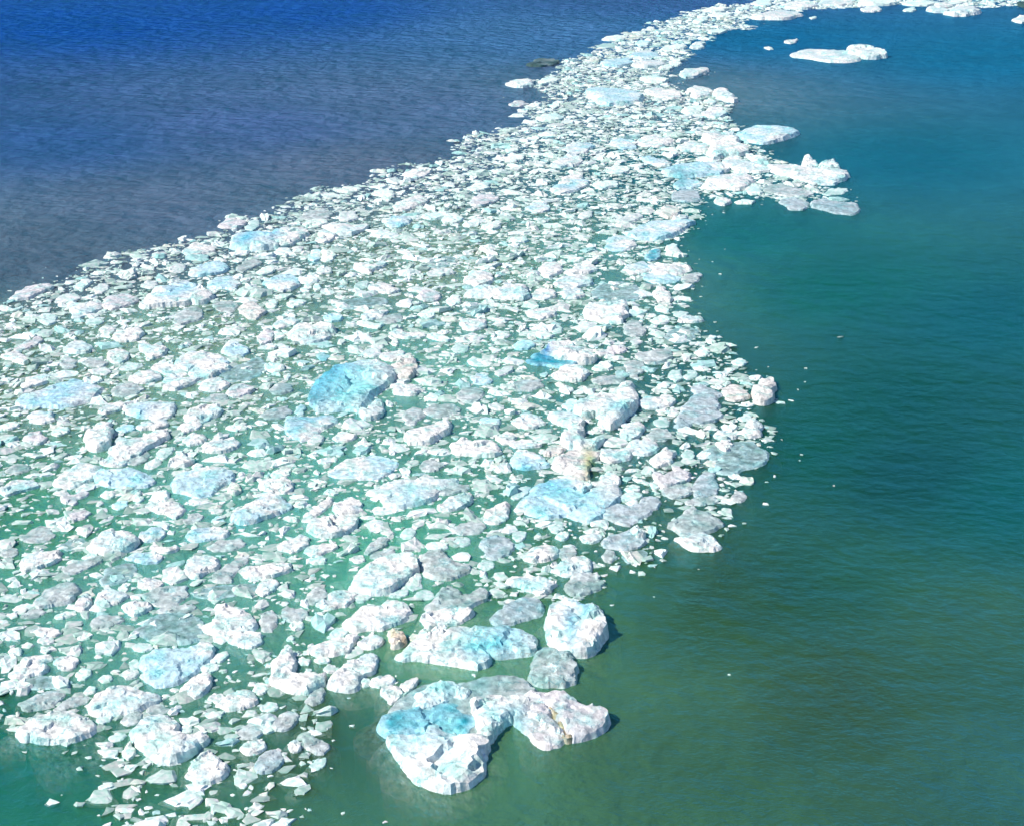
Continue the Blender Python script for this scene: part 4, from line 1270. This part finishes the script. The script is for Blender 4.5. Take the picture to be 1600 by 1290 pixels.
    V1, F1, T1 = build(out[:n_all], zf, tone, lambda r_: 1 if r_ > .17 else 0)
    V2, F2, T2 = build(sunk, lambda r_: (r_ * .3, -r_ * .3 - .005 - rs.exponential(.10)), lambda r_: [.66, .80, .76, 1], lambda r_: 0)
    # pieces awash: slush plates lying level with the surface in the gaps
    X = rs.uniform(x0, x1, int(dens * 32)); Y = rs.uniform(y0, min(y1, 150), len(X))
    ok = warp_in(X, Y); X, Y = X[ok], Y[ok]
    for hx, hy, hw, hh in holes:
        keep = (((X - hx) / hw) ** 2 + ((Y - hy) / hh) ** 2 > 1) | (rs.uniform(size=len(X)) < .2)
        X, Y = X[keep], Y[keep]
    full = np.array([not occ[min(ny - 1, int((b_ - y0) / cell)), min(nx - 1, int((a_ - x0) / cell))] for a_, b_ in zip(X, Y)])
    X, Y = X[full], Y[full]
    awash = list(zip(X, Y, .06 + .22 * rs.uniform(size=len(X)) ** 2))
    def wash_tone(r_):
        j = rs.uniform(-.10, .12)
        return [.42 + j, .51 + j, .47 + j, 1] if rs.uniform() < .6 else [.62 + j, .64 + j, .61 + j, 1]
    V4, F4, T4 = build(awash, lambda r_: (.012 + .03 * rs.uniform(), -.006), wash_tone, lambda r_: 0)
    print('awash', len(awash))
    # the traced floes too small to be singled out
    vs_, fs_, ts_, b_ = [], [], [], 0
    for r in small:
        g = floe_geometry(r['kind'], r['h'], r['pts'], random.Random(1000 + r['i']), .8)
        vs_.append(np.array(g[0])); ts_.append(g[2])
        for f in g[1]:
            fs_.append([k + b_ for k in f] if len(f) == 3 else None)
            if len(f) == 4:
                fs_.pop(); fs_ += [[f[0] + b_, f[1] + b_, f[2] + b_], [f[0] + b_, f[2] + b_, f[3] + b_]]
        b_ += len(g[0])
    V3, F3, T3 = np.vstack(vs_), np.array(fs_), np.vstack(ts_)
    V = np.vstack([V1, V3, V2, V4]); F = np.vstack([F1, F3 + len(V1), F2 + len(V1) + len(V3), F4 + len(V1) + len(V3) + len(V2)]); T = np.vstack([T1, T3, T2, T4])
    me = bpy.data.meshes.new('brash_ice')
    me.vertices.add(len(V)); me.vertices.foreach_set('co', V.astype(np.float32).ravel())
    me.loops.add(len(F) * 3); me.loops.foreach_set('vertex_index', F.astype(np.int32).ravel())
    me.polygons.add(len(F)); me.polygons.foreach_set('loop_start', np.arange(0, len(F) * 3, 3, dtype=np.int32))
    me.update(calc_edges=True)
    me.shade_flat()
    me.materials.append(M_BRASH)
    set_color(me, T)
    ob = bpy.data.objects.new('brash_ice', me)
    col.objects.link(ob)
    ob['kind'] = 'stuff'
    ob['label'] = 'crushed white and grey brash ice filling the band between the floes'
    ob['category'] = 'brash ice'
    print('brash tris', len(F))
make_brash()
